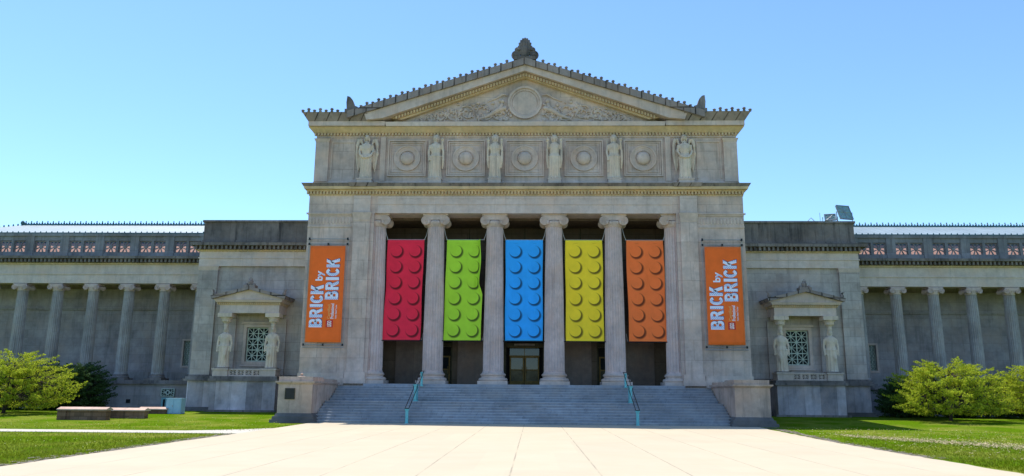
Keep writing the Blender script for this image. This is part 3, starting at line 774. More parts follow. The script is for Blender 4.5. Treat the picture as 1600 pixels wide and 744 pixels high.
    B().add(vs, [(0,1,2,3),(1,5,2),(3,2,5,4),(0,6,7,1),(6,9,8,7),(9,4,5,8),(1,7,8,5),(0,3,4,9,6)]).build('wing_roof', M['roof'], mus)
    b = B(); bx(b, XA, XH+4, Y0-.12, Y0-.002, Z0-.32, Z0+.03)
    i = XA+.1
    while i < XH+4: b.ball((s*i, Y0-.08, Z0+.06), (.05,.04,.09), 6, 4); i += .45
    b.build('eave_cresting', M['copper'], mus)
    b = B(); bx(b, XA, XH, Y1-.06, Y1+.06, Z1-.05, Z1+.1); i = XA+.1
    k = 0
    while i < XH:
        h = .30 if k % 2 == 0 else .16
        b.lathe([(.05,0),(.09,h*.3),(.03,h*.55),(.06,h*.75),(.01,h)], (s*i, Y1, Z1+.08), n=6); i += .235; k += 1
    b.lathe([(.1,0),(.17,.15),(.13,.3),(.03,.4)], (s*XH, Y1, Z1), n=10)
    for j in range(16):
        t = (j+1)/17; b.ball((s*(XH+4*t), Y1+(Y0-Y1)*t, Z1+(Z0-Z1)*t+.05), (.07,.07,.12), 6, 4)
    b.build('ridge_cresting', M['copper'], mus)
    for k in range(-1, 7):
        x = s*(26.97+2.707*k)
        if firstcol is None:
            firstcol = wc.build('wing_column', M['wingcol'], mus, (x, 8.05, 2.35+.43)); wb.build('column_base', M['dark'], firstcol, (0,0,-.43)); wcap.build('capital', M['column'], firstcol, (0,0,6.13))
        else: copy_tree(firstcol, mus, (x, 8.05, 2.35+.43))
# west areaway door, vent panel, small vent
d = B().box(-26.15,-25.3,7.36,7.448,.2,1.13).build('side_door', M['tealdoor'], mus)
B().box(-26.0,-25.86,7.34,7.358,.45,1.0).build('door_slot', M['black'], d)
v = B().box(-26.2,-25.22,7.37,7.448,1.2,1.76).build('vent_panel', M['glassdark'], mus)
b = B(); frame(b, -25.71, 1.48, .98, .56, .05, 7.31, 7.369); b.ring((-25.71,7.3,1.48), .1, .17, 0, .068, 20)
for q in (-1,1):
    for k in range(3): b.tube([(-25.71+q*.17,7.34,1.48),(-25.71+q*.44,7.34,1.28+.2*k)], .022, 5)
    for k in range(2): b.tube([(-25.71+q*(.08+.17*k),7.34,1.25),(-25.71+q*(.08+.17*k),7.34,1.71)], .015, 5)
b.build('vent_grille', M['lattice'], v)
B().box(-28.75,-28.45,7.42,7.448,.72,.98).build('wall_vent', M['black'], mus)
# roof antennas on main block are absent; small junction box on portico wall
# ------------------------------------------------------------------ stairs
st = thing('entrance_staircase', 'wide flight of blue-grey granite steps climbing to the museum portico', 'stairs', (0,-6.2,0))
nst, rise, tr = 15, PF/15, .33
SX = 11.28
def flight(k0, k1, yst):
    b = B()
    for k in range(k0, k1):
        y = yst+(k-k0)*tr
        b.box(-SX, SX, y, y+tr if k < k1-1 else y+tr, max(0, (k)*rise)-.0, (k+1)*rise-.035) if False else b.box(-SX, SX, y, 0+YEND, k*rise-.039, (k+1)*rise-.041)
        B().box(-SX, SX, y-.045, YEND if k in (7, 13) else y+tr+.02, (k+1)*rise-.04, (k+1)*rise).build('tread', M['tread'], st)
    return b
YEND = -1.004+6.2
lower = flight(0, 8, 0.0); lower.build('lower_flight', M['step'], st)
upper = flight(8, 14, 8*tr-tr+1.15); upper.build('upper_flight', M['step'], st)
# cheek blocks
def cheek(s):
    lbl = ('warm stone block beside the steps with a dark plaque, left end' if s < 0 else 'bare stone block without a plaque at the right end of the steps')
    t = thing('stair_pedestal', lbl, 'stone pedestal', (s*12.25, -4, 0), 0, 'stone blocks flanking the entrance steps')
    b = B().box(-.93,.93,-2.35,2.95,.5,2.02)
    b.build('block', M['cheek'], t)
    b = B().flare(-.93,.93,-2.35,2.8,2.02,2.12,.01,.12).box(-1.08,1.08,-2.5,2.93,2.12,2.2); 
    b.box(-.92,.92,-2.34,-.2,2.2,2.44).box(-.92,.92,-.19,2.92,2.2,2.36)
    b.lathe([(.35,2.44),(.1,2.48),(.06,2.55),(.09,2.6),(.02,2.66)], (0,-1.3,0), n=12) if s < 0 else None
    b.build('coping', M['cheek'], t)
    b = B().box(-1.22,1.14 if s<0 else 1.22,-2.7,2.98,-.3,.16).box(-1.12,1.1,-2.58,2.97,.16,.34).flare(-.96,.96,-2.38,2.85,.34,.5,.1,.0) if False else B().flare(-1.0,1.0,-2.42,2.85,-.3,.17,.24,.22).flare(-1.0,1.0,-2.42,2.85,.17,.34,.13,.11).flare(-.96,.96,-2.38,2.85,.34,.5,.08,.0)
    b.build('foot', M['cheekbase'], t)
    if s < 0:
        p = B().box(-.52,-.02,-2.39,-2.352,1.25,1.8).build('plaque', M['plaque'], t)
        fr = B(); frame(fr, -.27, 1.525, .54, .59, .03, -2.4, -2.36); fr.build('plaque_frame', M['bronzedark'], p)
    return t
cheek(-1); cheek(1)
# handrails
def handrail(s):
    t = thing('handrail', ('left' if s<0 else 'right')+' black double handrail with turquoise posts on the steps', 'handrail', (s*6.15,-6.2,0), 0, 'stair handrails')
    def post(y, z0, z1, w, d):
        b = B().box(-w*1.4, w*1.4, y-d*1.2, y+d*1.2, z0, z0+.05).flare(-w*.6,w*.6,y-d*.6,y+d*.6,z0+.05,z0+.14,w*.6,w*.2,1).box(-w,w,y-d,y+d,z0+.1,z1-.14)
        b.flare(-w,w,y-d,y+d,z1-.14,z1,.0,.05,1)
        b.build('post', M['patina'], t)
    post(-.12, .0, .78, .07, .07)
    post(2.75, 8*rise, 8*rise+.98, .16, .3) if False else post(2.85, 8*rise, 8*rise+.95, .07, .34)
    post(5.0, 14*rise, 14*rise+.85, .06, .06)
    for dx in (-.10, .10):
        pts = [(dx,-.2,.80),(dx,2.55,8*rise+.72),(dx,2.6,8*rise+.95),(dx,3.2,8*rise+.98),(dx,5.1,14*rise+.92),(dx,5.35,14*rise+.92)]
        B().tube(pts, .022, 8).build('rail', M['rail'], t)
    B().tube([(-.10,-.2,.8),(.10,-.2,.8)], .02, 6).tube([(-.10,5.35,14*rise+.92),(.10,5.35,14*rise+.92)], .02, 6).build('rail_end', M['rail'], t)
handrail(-1); handrail(1)

# ------------------------------------------------------------------ hanging banners
def banner(cx, mat, label, seed, skew=0.0, fold=False):
    t = thing('hanging_banner', label, 'banner', (cx, .62, 4.9), 0, 'coloured banners between the portico columns')
    W, H = 2.4, 6.5; nx, nz = 26, 64; rnd = random.Random(seed); ph = [rnd.uniform(0,6) for _ in range(5)]
    vs = []; fs = []; uv = []
    for j in range(nz+1):
        for i in range(nx+1):
            u, v = i/nx, j/nz
            e = math.sin(PI*v)
            y = .09*e*math.sin(2.2*u+3*v+ph[0])+.04*e*math.sin(9*u-6*v+ph[1])+.03*e*math.sin(5*u+14*v+ph[2])
            for q in range(3): y -= .045*e*math.exp(-((u-.25-.25*q+.35*(v-.5)*math.cos(ph[q]))/.035)**2)*max(0, math.sin(7*v+ph[q+1]))
            x = (u-.5)*W+skew*(v-1)*1.0
            if seed % 2: y -= .05*math.exp(-((u-.72-.08*math.sin(5*v))/.03)**2)*e
            if fold and v > .45:
                k = max(0, u-.86)/.14*min(1, (v-.45)/.1); y -= .35*k; x -= .16*k+.05*k*math.sin(14*v)
            x += .015*math.sin(9*v+ph[3])*(1 if u > .5 else -1)*abs(u-.5)*2
            vs.append((x, y, v*H)); uv.append((u, v))
    for j in range(nz):
        for i in range(nx): a = j*(nx+1)+i; fs.append((a, a+1, a+nx+2, a+nx+1))
    me = bpy.data.meshes.new('cloth'); me.from_pydata(vs, [], fs); me.materials.append(mat)
    ul = me.uv_layers.new(name='UVMap')
    for l in me.loops: ul.data[l.index].uv = uv[l.vertex_index]
    for p in me.polygons: p.use_smooth = True
    o = bpy.data.objects.new('cloth', me); COL.objects.link(o); o.parent = t
    md = o.modifiers.new('s', 'SOLIDIFY'); md.thickness = .012; md.offset = 1
    B().tube([(-W/2-.12-skew,0,-.03),(W/2+.12-skew,0,-.03)], .035, 8).build('bottom_rod', M['rail'], t)
    B().tube([(-W/2-.05,.02,H+.02),(W/2+.05,.02,H+.02)], .025, 8).build('top_rod', M['steel'], t)
    for s in (-1,1):
        B().tube([(s*W/2,0,H+.02),(s*(W/2+.12),.05,H+.35),(s*(W/2+.22),.1,H+.85)], .018, 6).build('rope', M['rope'], t)
        B().tube([(s*(W/2+.1)-skew,0,-.03),(s*(W/2+.16)-skew,.25,.5)], .012, 6).build('rope', M['rope'], t)
banner(-7.71, M['c_red'], 'red banner printed with two columns of round studs, hanging between portico columns', 2, .09)
banner(-3.83, M['c_green'], 'lime green stud-printed banner with its upper right corner folded over', 3, .1, True)
banner(.0, M['c_blue'], 'bright blue stud-printed banner hanging above the central bronze doors', 5)
banner(3.85, M['c_yellow'], 'yellow stud-printed banner hanging between portico columns', 4, -.02)
banner(7.78, M['c_orange'], 'orange banner printed with round studs, hanging in the rightmost portico bay', 6, -.08)

# wall banners with lettering
def text_mesh(body, size, offset=0.0, bold=0):
    cu = bpy.data.curves.new('t', 'FONT'); cu.body = body; cu.size = size; cu.offset = offset; cu.extrude = .003; cu.fill_mode = 'BOTH'
    o = bpy.data.objects.new('t', cu); COL.objects.link(o)
    dg = bpy.context.evaluated_depsgraph_get(); dg.update(); me = bpy.data.meshes.new_from_object(o.evaluated_get(dg))
    bpy.data.objects.remove(o); return me
def glyphs(body):
    b = B(); x = 0; t = .25; Y = .003
    def arc(cx, cz, ro_x, ro_z, ri_x, ri_z, a0, a1, n=18):
        out = [(cx+ro_x*math.cos(a0+(a1-a0)*k/n), cz+ro_z*math.sin(a0+(a1-a0)*k/n)) for k in range(n+1)]
        inn = [(cx+ri_x*math.cos(a0+(a1-a0)*k/n), cz+ri_z*math.sin(a0+(a1-a0)*k/n)) for k in range(n+1)]
        for k in range(n): b.prism([inn[k], out[k], out[k+1], inn[k+1]], -Y, Y)
    for ch in body:
        if ch in 'BR': 
            b.box(x, x+t, -Y, Y, 0, 1)
            b.box(x+t, x+.40, -Y, Y, .80, 1); b.box(x+t, x+.40, -Y, Y, .43, .60)
            arc(x+.40, .715, .27, .285, .06, .085, -PI/2, PI/2)
        if ch == 'B':
            b.box(x+t, x+.42, -Y, Y, 0, .19); arc(x+.42, .29, .29, .29, .07, .10, -PI/2, PI/2); b.box(x+t, x+.42, -Y, Y, .39, .43); x += .80
        elif ch == 'R': b.prism([(x+.30,.44),(x+.52,0),(x+.78,0),(x+.56,.47)], -Y, Y); x += .84
        elif ch == 'I': b.box(x, x+t, -Y, Y, 0, 1); x += t+.09
        elif ch == 'C': arc(x+.36, .5, .36, .5, .12, .29, R(38), R(322), 28); x += .74
        elif ch == 'K':
            b.box(x, x+t, -Y, Y, 0, 1); b.prism([(x+t,.38),(x+t+.16,.44),(x+.74,1),(x+.46,1),(x+t,.62)], -Y, Y); b.prism([(x+.33,.56),(x+.50,0),(x+.78,0),(x+.52,.72)], -Y, Y); x += .78
    me = bpy.data.meshes.new('g'); me.from_pydata([(v[0], v[2], v[1]) for v in b.v], [], b.f)
    bm = bmesh.new(); bm.from_mesh(me); bmesh.ops.recalc_face_normals(bm, faces=bm.faces); bm.to_mesh(me); bm.free(); return me
def put_text(name, body, mat, parent, u0, u1, v0, v1, y, offset=0.0, dx=0, dz=0, W=2.27, H=6.15):
    """letters reading upwards: text x runs to +Z, text up runs to -X; box given as fractions of the cloth"""
    me = glyphs(body) if body == 'BRICK' else text_mesh(body, 1.0, offset)
    xs = [v.co.x for v in me.vertices]; ys = [v.co.y for v in me.vertices]
    x0, x1, y0, y1 = min(xs), max(xs), min(ys), max(ys)
    X0, X1, Z0, Z1 = u0*W-W/2, u1*W-W/2, v0*H, v1*H
    for v in me.vertices:
        a = (v.co.x-x0)/(x1-x0); c = (v.co.y-y0)/(y1-y0); d = v.co.z
        v.co = (X1-c*(X1-X0)+dx, y-d, Z0+a*(Z1-Z0)+dz)
    me.materials.clear(); me.materials.append(mat); me.name = name
    o = bpy.data.objects.new(name, me); COL.objects.link(o); o.parent = parent; return o
def wall_banner(cx, label):
    t = thing('wall_banner', label, 'banner', (cx, -.34, 4.66), 0, 'orange lettered banners on the portico walls')
    W, H = 2.27, 6.15; nx, nz = 10, 30; vs = []; fs = []; uv = []
    for j in range(nz+1):
        for i in range(nx+1):
            u, v = i/nx, j/nz; vs.append(((u-.5)*W, .006*math.sin(5*u+7*v)*math.sin(PI*v), v*H)); uv.append((u,v))
    for j in range(nz):
        for i in range(nx): a = j*(nx+1)+i; fs.append((a,a+1,a+nx+2,a+nx+1))
    me = bpy.data.meshes.new('cloth'); me.from_pydata(vs, [], fs); me.materials.append(M['c_sign']); ul = me.uv_layers.new(name='UVMap')
    for l in me.loops: ul.data[l.index].uv = uv[l.vertex_index]
    for p in me.polygons: p.use_smooth = True
    o = bpy.data.objects.new('cloth', me); COL.objects.link(o); o.parent = t
    md = o.modifiers.new('s', 'SOLIDIFY'); md.thickness = .01; md.offset = 1
    y = -.016
    for body, u0, u1, v0, v1 in (('BRICK', .085, .445, .152, .59), ('BRICK', .49, .86, .437, .867)):
        put_text('lettering_shadow', body, M['ink'], o, u0, u1, v0, v1, y, .035, .03, .035)
        put_text('lettering', body, M['letter'], o, u0, u1, v0, v1, y-.008, .035)
    put_text('lettering', 'by', M['letter'], o, .20, .46, .632, .736, y-.008, .03)
    put_text('lettering', 'Certified', M['paleorange'], o, .585, .665, .24, .385, y-.006, .01)
    put_text('lettering', 'Professional', M['white'], o, .675, .765, .24, .395, y-.006, .02)
    put_text('lettering', 'Adam Reed Tucker', M['white'], o, .80, .845, .24, .385, y-.006, .008)
    lg = B().box(.56*W-W/2, .75*W-W/2, y-.008, y, .152*H, .226*H).build('logo', M['logored'], o)
    put_text('logo_outline', 'LEGO', M['paleorange'], lg, .59, .72, .157, .221, y-.011, .05)
    put_text('logo_letters', 'LEGO', M['white'], lg, .60, .71, .160, .218, y-.016, .02)
    # frame rods
    for z in (H+.12, H+.46, -.14, -.3):
        B().tube([(-W/2-.18,.05,z),(W/2+.18,.05,z)], .025, 8).build('frame_rod', M['steel'], t)
    for s in (-1, 0, 1):
        x = s*(W/2+.1)
        for z in (H+.12, -.14): B().box(x-.05, x+.05, -.0, .10, z-.07, z+.07).tube([(x,.05,z),(x,.335,z)], .02, 6).build('clamp', M['rail'], t)
        if s: B().box(x-.05, x+.05, 0, .1, H+.38, H+.54).tube([(x,.05,H+.46),(x,.335,H+.46)], .02, 6).build('upper_clamp', M['rail'], t)
    for s in (-1,1): B().tube([(s*(W/2+.14),.12,-.3),(s*(W/2+.14),.12,H+.46)], .014, 6).build('side_cable', M['steel'], t)
wall_banner(-12.56, 'orange lettered wall banner left of the portico columns, above the block with the plaque')
wall_banner(12.53, 'orange lettered wall banner right of the portico columns, beside the right pavilion')

# ------------------------------------------------------------------ statues
def head(b, z, w=.155, cap='hair', y=0):
    b.ball((0,y-.01,z), (w*.86, w, w*1.28), 14, 10)                       # skull
    b.ball((0,y-w*.95,z-.02), (.022,.04,.045), 8, 6)                        # nose
    b.ball((0,y-w*.8,z-.6*w), (.05,.04,.02), 8, 5); b.ball((0,y-w*.72,z-w*.98), (.05,.045,.04), 8, 6)    # mouth, chin
    for s in (-1,1):
        b.ball((s*.055,y-w*.82,z+.035), (.035,.025,.016), 8, 5); b.ball((s*w*.86,y,z-.01), (.02,.035,.05), 7, 5); b.ball((s*.06,y-w*.83,z+.0), (.022,.02,.014), 7, 5)
    b.ball((0,y+.035,z+.05), (w*1.06, w*1.05, w*1.15), 12, 8)               # hair
    for s in (-1,1): b.tube([(s*w*.85,y+.02,z+.05),(s*w*1.0,y+.06,z-.12),(s*w*.8,y+.04,z-.34)], [.05,.06,.035], 8)
def hand(b, p, d, side):
    """palm, four fingers and a thumb leaving its side"""
    p = Vector(p); d = Vector(d).normalized(); a = d.cross(Vector((0,1,0))); a = a.normalized() if a.length > .1 else Vector((1,0,0))
    b.ball(p+d*.05, (.055,.04,.075), 8, 6)
    for i, L_ in enumerate((.10,.125,.12,.09)):
        o = p+d*.09+a*(i-1.5)*.032; b.tube([o, o+d*L_*.55, o+d*L_+Vector((0,-.03,0))], [.018,.017,.012], 6)
    b.tube([p+a*side*.05+d*.03, p+a*side*.1+d*.08, p+a*side*.1+d*.13], [.02,.018,.013], 6)
def robe(b, prof, folds=12, amp=.085, y0=0, lean=0):
    vs = []; n = 72
    for (z, rx, ry, f, ox) in prof:
        for k in range(n):
            t = 2*PI*k/n; m = 1.1*(1+f*amp*(math.sin(folds*t+.7*math.sin(2*t))+.4*math.sin((folds*2+1)*t+z*.6)))
            vs.append((ox+rx*m*math.cos(t), y0+ry*m*math.sin(t), z))
    m_ = len(prof); fs = [(j*n+k, j*n+(k+1)%n, (j+1)*n+(k+1)%n, (j+1)*n+k) for j in range(m_-1) for k in range(n)]
    fs += [tuple(range(n-1,-1,-1)), tuple((m_-1)*n+k for k in range(n))]
    b.add(vs, fs)
def figure_body(b, H=3.0, knee=None):
    k = H/3.0
    robe(b, [(0,.36*k,.27*k,1.3,0),(.25*k,.345*k,.25*k,1.3,0),(.7*k,.32*k,.235*k,1.2,0),(1.15*k,.33*k,.24*k,1,0),(1.5*k,.35*k,.25*k,.8,0),(1.56*k,.375*k,.27*k,.7,0),(1.62*k,.33*k,.235*k,.5,0),
             (1.8*k,.28*k,.2*k,.4,0),(2.05*k,.31*k,.225*k,.3,0),(2.25*k,.37*k,.215*k,.15,0),(2.38*k,.37*k,.18*k,.1,0),(2.47*k,.24*k,.15*k,0,0),(2.53*k,.11*k,.11*k,0,0)])
    b.tube([(0,0,2.45*k),(0,-.01,2.68*k)], [.105*k,.085*k], 12)
    for s in (-1,1):
        b.ball((s*.13*k,-.17*k,2.12*k), (.12*k,.09*k,.12*k), 10, 7)          # bust
        b.ball((s*.15*k,-.24*k,.05*k), (.09*k,.15*k,.06*k), 10, 6)           # feet
    if knee:
        b.tube([(knee*.14*k,-.12*k,1.45*k),(knee*.16*k,-.27*k,.95*k),(knee*.15*k,-.2*k,.1*k)], [.13*k,.12*k,.08*k], 10)
def arm(b, pts, r=(.10,.08,.06)): b.tube(pts, r, 10)

def statue_object(parent, b, mat, vox):
    o = b.build('figure', mat, parent); voxel(o, vox); return o
def angel(s):
    t = thing('angel_statue', 'winged stone figure holding a garland at the %s end of the ledge' % ('left' if s < 0 else 'right'), 'statue', (s*10.45, -.0, 14.97), 0, 'statues on the attic ledge')
    return t
b = B(); figure_body(b, 2.95); head(b, 2.86)
for s in (-1,1):
    arm(b, [(s*.38,-.02,2.32),(s*.46,-.06,1.9),(s*.34,-.24,1.58)], (.11,.085,.06)); hand(b, (s*.34,-.24,1.58), (-s*.9,-.2,-.2), s)
    # wing: rises behind the shoulder, arcs over and falls to the knee
    ring_ = []
    pts = [(s*.28,.2,2.35),(s*.42,.22,2.8),(s*.56,.2,2.78),(s*.66,.18,2.4),(s*.68,.18,1.8),(s*.62,.18,1.2),(s*.54,.18,.55)]
    b.tube(pts, [.07,.1,.13,.12,.11,.08,.03], 10)
    for k in range(5):
        q = k/4; b.tube([(s*(.36+.05*k),.2,2.35-.1*k),(s*(.40+.05*k),.2,1.5-.1*k),(s*(.40+.035*k),.2,.95-.12*k+.1*q)], [.06,.055,.025], 8)
b.tube([(.36*math.cos(a),-.12-.2*abs(math.sin(a)),1.62+.2*math.sin(a)) for a in [PI+PI*i/14 for i in range(15)]], .055, 8)
T = angel(-1); fig = statue_object(T, b, M['statue'], .028); fig.location = (0,0,.33)
ped = B().box(-.48,.48,-.36,.37,0,.27).box(-.52,.52,-.40,.37,.27,.34).build('pedestal', M['arch'], T)
c = copy_tree(T, None, (10.45,0,14.97)); c['label'] = 'winged stone figure holding a garland at the right end of the ledge'

def crowned(var):
    b = B(); figure_body(b, 2.95); head(b, 2.8)
    for k in range(11):
        a = R(-20)+R(220)*k/10; b.tube([(.15*math.cos(a),.04,2.86+.15*math.sin(a)),(.29*math.cos(a),.04,2.86+.29*math.sin(a))], [.03,.016], 6)
    b.ring((0,0,2.86), .14, .19, .0, .08, 30)
    if var == 0:    # right hand (viewer's left) down holding fold, other raised with an orb
        arm(b, [(-.38,0,2.32),(-.47,-.06,1.85),(-.42,-.18,1.4)]); hand(b, (-.42,-.18,1.4), (0,-.2,-1), 1)
        arm(b, [(.38,0,2.32),(.48,-.1,1.95),(.42,-.22,2.45)]); hand(b, (.42,-.22,2.45), (0,-.1,1), -1); b.ball((.44,-.2,2.68), .11, 10, 8)
        b.tube([(.50,-.12,1.95),(.50,-.1,1.3),(.46,-.05,.7)], [.07,.09,.05], 8)
        b.tube([(-.44,.02,2.7),(-.44,.02,.0)], .03, 8)
    else:
        arm(b, [(-.38,0,2.32),(-.47,-.08,1.95),(-.42,-.22,2.42)]); hand(b, (-.42,-.22,2.42), (0,-.1,1), 1); b.ball((-.44,-.2,2.62), (.12,.1,.1), 10, 8); b.ball((-.44,-.2,2.75), (.06,.06,.08), 8, 6)
        arm(b, [(.38,0,2.32),(.47,-.08,1.95),(.42,-.22,2.42)]); hand(b, (.42,-.22,2.42), (0,-.1,1), -1); b.ball((.44,-.2,2.65), .1, 10, 8)
        for s in (-1,1): b.tube([(s*.47,-.1,1.95),(s*.46,-.08,1.3),(s*.42,-.05,.75)], [.07,.09,.04], 8)
    return b
names = ['crowned stone figure with a staff, standing left of the second round shield from the left',
         'crowned stone figure with both hands raised, directly left of the central round shield',
         'crowned stone figure with both hands raised, directly right of the central round shield',
         'crowned stone figure with a staff, standing beside the rightmost round shield']
src = {}
for i, x in enumerate((-5.85, -1.95, 1.95, 5.85)):
    var = 0 if i in (0, 3) else 1
    if var not in src:
        t = thing('crowned_statue', names[i], 'statue', (x,.05,14.97), 0, 'statues on the attic ledge')
        f = statue_object(t, crowned(var), M['statue'], .028); f.location = (0,0,.36)
        B().box(-.42,.42,-.34,.32,0,.30).box(-.45,.45,-.37,.32,.30,.36).build('pedestal', M['arch'], t); src[var] = t
    else:
        t = copy_tree(src[var], None, (x,.05,14.97)); t['label'] = names[i]
# caryatids
def cary(k):
    b = B(); figure_body(b, 2.86, k); head(b, 2.66, .15)
    for s in (-1,1):
        arm(b, [(s*.37,0,2.2),(s*.47,0,1.75),(s*.46,-.08,1.3)]); hand(b, (s*.46,-.08,1.3), (0,-.15,-1), -s)
    b.lathe([(.15,2.8),(.17,2.92),(.14,2.98),(.2,3.1),(.34,3.34),(.4,3.44)], n=24)
    for q in range(14):
        a = 2*PI*q/14; b.ball((.27*math.cos(a),.27*math.sin(a),3.24), (.06,.06,.14), 6, 5)
    b.box(-.5,.5,-.42,.42,3.44,3.72)
    return b
lab = {(-1,20.38):'stone maiden carrying the canopy, outer figure at the left pavilion window', (-1,17.12):'stone maiden carrying the canopy, inner figure at the left pavilion window, nearer the portico',
       (1,17.12):'stone maiden carrying the canopy, inner figure at the right pavilion window, nearer the portico', (1,20.38):'stone maiden carrying the canopy, outer figure at the right pavilion window'}
src = {}
for (s, x), l in lab.items():
    kn = 1 if x > 18 else -1
    if kn not in src:
        t = thing('caryatid_statue', l, 'statue', (s*x, 3.72, 3.12), 0, 'caryatid statues beside the pavilion windows')
        f = statue_object(t, cary(kn), M['statue'], .03); src[kn] = t
        B().box(-.42,.42,-.42,.42,.0,.06).build('foot_slab', M['dark'], t); f.location = (0,0,.0)
    else:
        t = copy_tree(src[kn], None, (s*x, 3.72, 3.12)); t['label'] = l

# ------------------------------------------------------------------ rooftop floodlights
def floodlight(x, y, z, w, h, tilt, rzz, label):
    t = thing('roof_floodlight', label, 'floodlight', (x,y,z), rzz, 'square lamps on the right pavilion roof')
    ct, stn = math.cos(tilt), math.sin(tilt)
    mtx = Matrix.Translation((0,0,h*.5+.35)) @ Matrix.Rotation(tilt, 4, 'X')
    def T(bb, name, mat):
        q = B(); q.merge(bb, mtx); return q.build(name, mat, t)
    T(B().box(-w/2,w/2,-.04,.06,-h/2,h/2), 'panel', M['lamp'])
    b = B(); frame(b, 0, 0, w+.04, h+.04, .04, -.08, -.041)
    for a in range(4):
        an = a*PI/4; L_ = min(w,h)/2*(1.35 if a % 2 else 1); c_, s_ = math.cos(an), math.sin(an)
        b.tube([(-L_*c_,-.05,-L_*s_),(L_*c_,-.05,L_*s_)], .018, 5)
    T(b, 'ribs', M['steel'])
    b = B().tube([(-w/2-.12,.0,h*.5+.4),(-w/2-.14,0,.18),(w/2+.14,0,.18),(w/2+.12,0,h*.5+.4)], .035, 6).tube([(-w/2-.14,0,.18),(w/2+.14,0,.18)], .04, 6)
    b.build('yoke', M['steel'], t)
    B().lathe([(.16,0),(.16,.05),(.08,.06),(.08,.2)], n=10).build('post', M['steel'], t)
floodlight(23.9-.9, 6.2, 13.66, 1.05, 1.15, R(-22), R(16), 'larger square floodlight raised on a yoke at the pavilion roof corner')
floodlight(22.0, 6.3, 13.62, .75, .55, R(-30), R(-14), 'smaller lower square floodlight on the right pavilion roof')
b = B()
for i, (x0, x1) in enumerate(((20.3,20.9),(22.0,22.6))):
    b.tube([(x0,6.2,13.66),(x0+.05,6.2,13.95),(x0+.3,6.2,14.2),(x1-.1,6.2,14.0),(x1,6.2,13.66)], .025, 6)
b.tube([(21.3,6.3,13.66),(21.28,6.3,14.6)], .015, 5)
tag(b.build('roof_cable', M['steel']), 'looping cables and thin rod beside the roof floodlights', 'cable')

# ------------------------------------------------------------------ ground
def gz(x, y):
    t = min(1, max(0, (y+9)/12)); t = t*t*(3-2*t); w = min(1, max(0, (abs(x)-13.2)/1.5))
    return .28*t*w
def sheet(name, x0, x1, y0, y1, step, mat, z=0):
    nx = int((x1-x0)/step); ny = int((y1-y0)/step); vs = []; fs = []
    for j in range(ny+1):
        for i in range(nx+1):
            x = x0+(x1-x0)*i/nx; y = y0+(y1-y0)*j/ny; vs.append((x,y,gz(x,y)+z))
    for j in range(ny):
        for i in range(nx): a = j*(nx+1)+i; fs.append((a,a+1,a+nx+2,a+nx+1))
    b = B(); b.v = vs; b.f = fs; return b.build(name, mat)
b = B()
xs_ = [-900,-300,-120]+[-60+1.0*i for i in range(121)]+[120,300,900]
ys_ = [-600,-200,-90]+[-60+1.0*i for i in range(71)]+[30,90,300,900]
vs = [(x,y,gz(x,y)) for y in ys_ for x in xs_]; nxx = len(xs_)
b.v = vs; b.f = [(j*nxx+i, j*nxx+i+1, (j+1)*nxx+i+1, (j+1)*nxx+i) for j in range(len(ys_)-1) for i in range(nxx-1)]
tag(b.build('lawn_ground', M['lawn'], smooth=True), kind='structure')
def wavy(pts, amp, seed, step=.4):
    r = random.Random(seed); out = []
    for i in range(len(pts)-1):
        a, c = Vector(pts[i]), Vector(pts[i+1]); n = max(1, int((c-a).length/step))
        for k in range(n):
            p = a+(c-a)*k/n; out.append((p.x+r.uniform(-amp,amp), p.y+r.uniform(-amp,amp)*.3))
    out.append(pts[-1]); return out
left = wavy([(-11.0,-120),(-11.05,-17.2)], .03, 1); right = wavy([(11.3,-120),(11.45,-20),(12.1,-9.5),(12.4,-6.9)], .05, 2)
poly = left+[(-11.1,-12.6),(-11.25,-6.95),(-11.25,-6.2)]+[(11.25,-6.2),(11.3,-6.9)]+right[::-1]
n = len(poly); b = B(); b.add([(x,y,.02) for x,y in poly]+[(x,y,-.2) for x,y in poly], [tuple(range(n))]+[(i,(i+1)%n,(i+1)%n+n,i+n) for i in range(n)])
tag(b.build('plaza_pavement', M['plaza']), kind='structure')
top = wavy([(-60,-15.3),(-21,-15.55),(-14,-15.4),(-12.3,-14.2),(-11.2,-12.6)], .04, 5); bot = wavy([(-60,-17.2),(-21,-17.3),(-11.06,-17.2)], .04, 6)
poly = top+bot[::-1]; n = len(poly); b = B(); b.add([(x,y,.012) for x,y in poly]+[(x,y,-.2) for x,y in poly], [tuple(range(n))]+[(i,(i+1)%n,(i+1)%n+n,i+n) for i in range(n)])
tag(b.build('side_path', M['path']), kind='structure')
# bare soil along the plaza edges
b = B(); r = random.Random(8)
for i in range(900):
    if i % 2: y = r.uniform(-34,-17.5); x = -11.1-abs(r.gauss(0,.28))
    else: y = r.uniform(-26,-7.5); x = 11.5+.9*max(0,min(1,(y+20)/10))+abs(r.gauss(0,.22))
    w = r.uniform(.03,.12); a = r.uniform(0,PI); pts = []
    for k in range(6):
        q = a+PI*k/3; ww = w*r.uniform(.6,1.2); pts.append((x+ww*math.cos(q), y+ww*1.6*math.sin(q), .008+i*1.2e-5))
    b.add(pts, [tuple(range(6))])
tag(b.build('bare_soil', M['gravel']), 'patches of bare grey soil along the pavement edges', 'soil', kind='stuff')
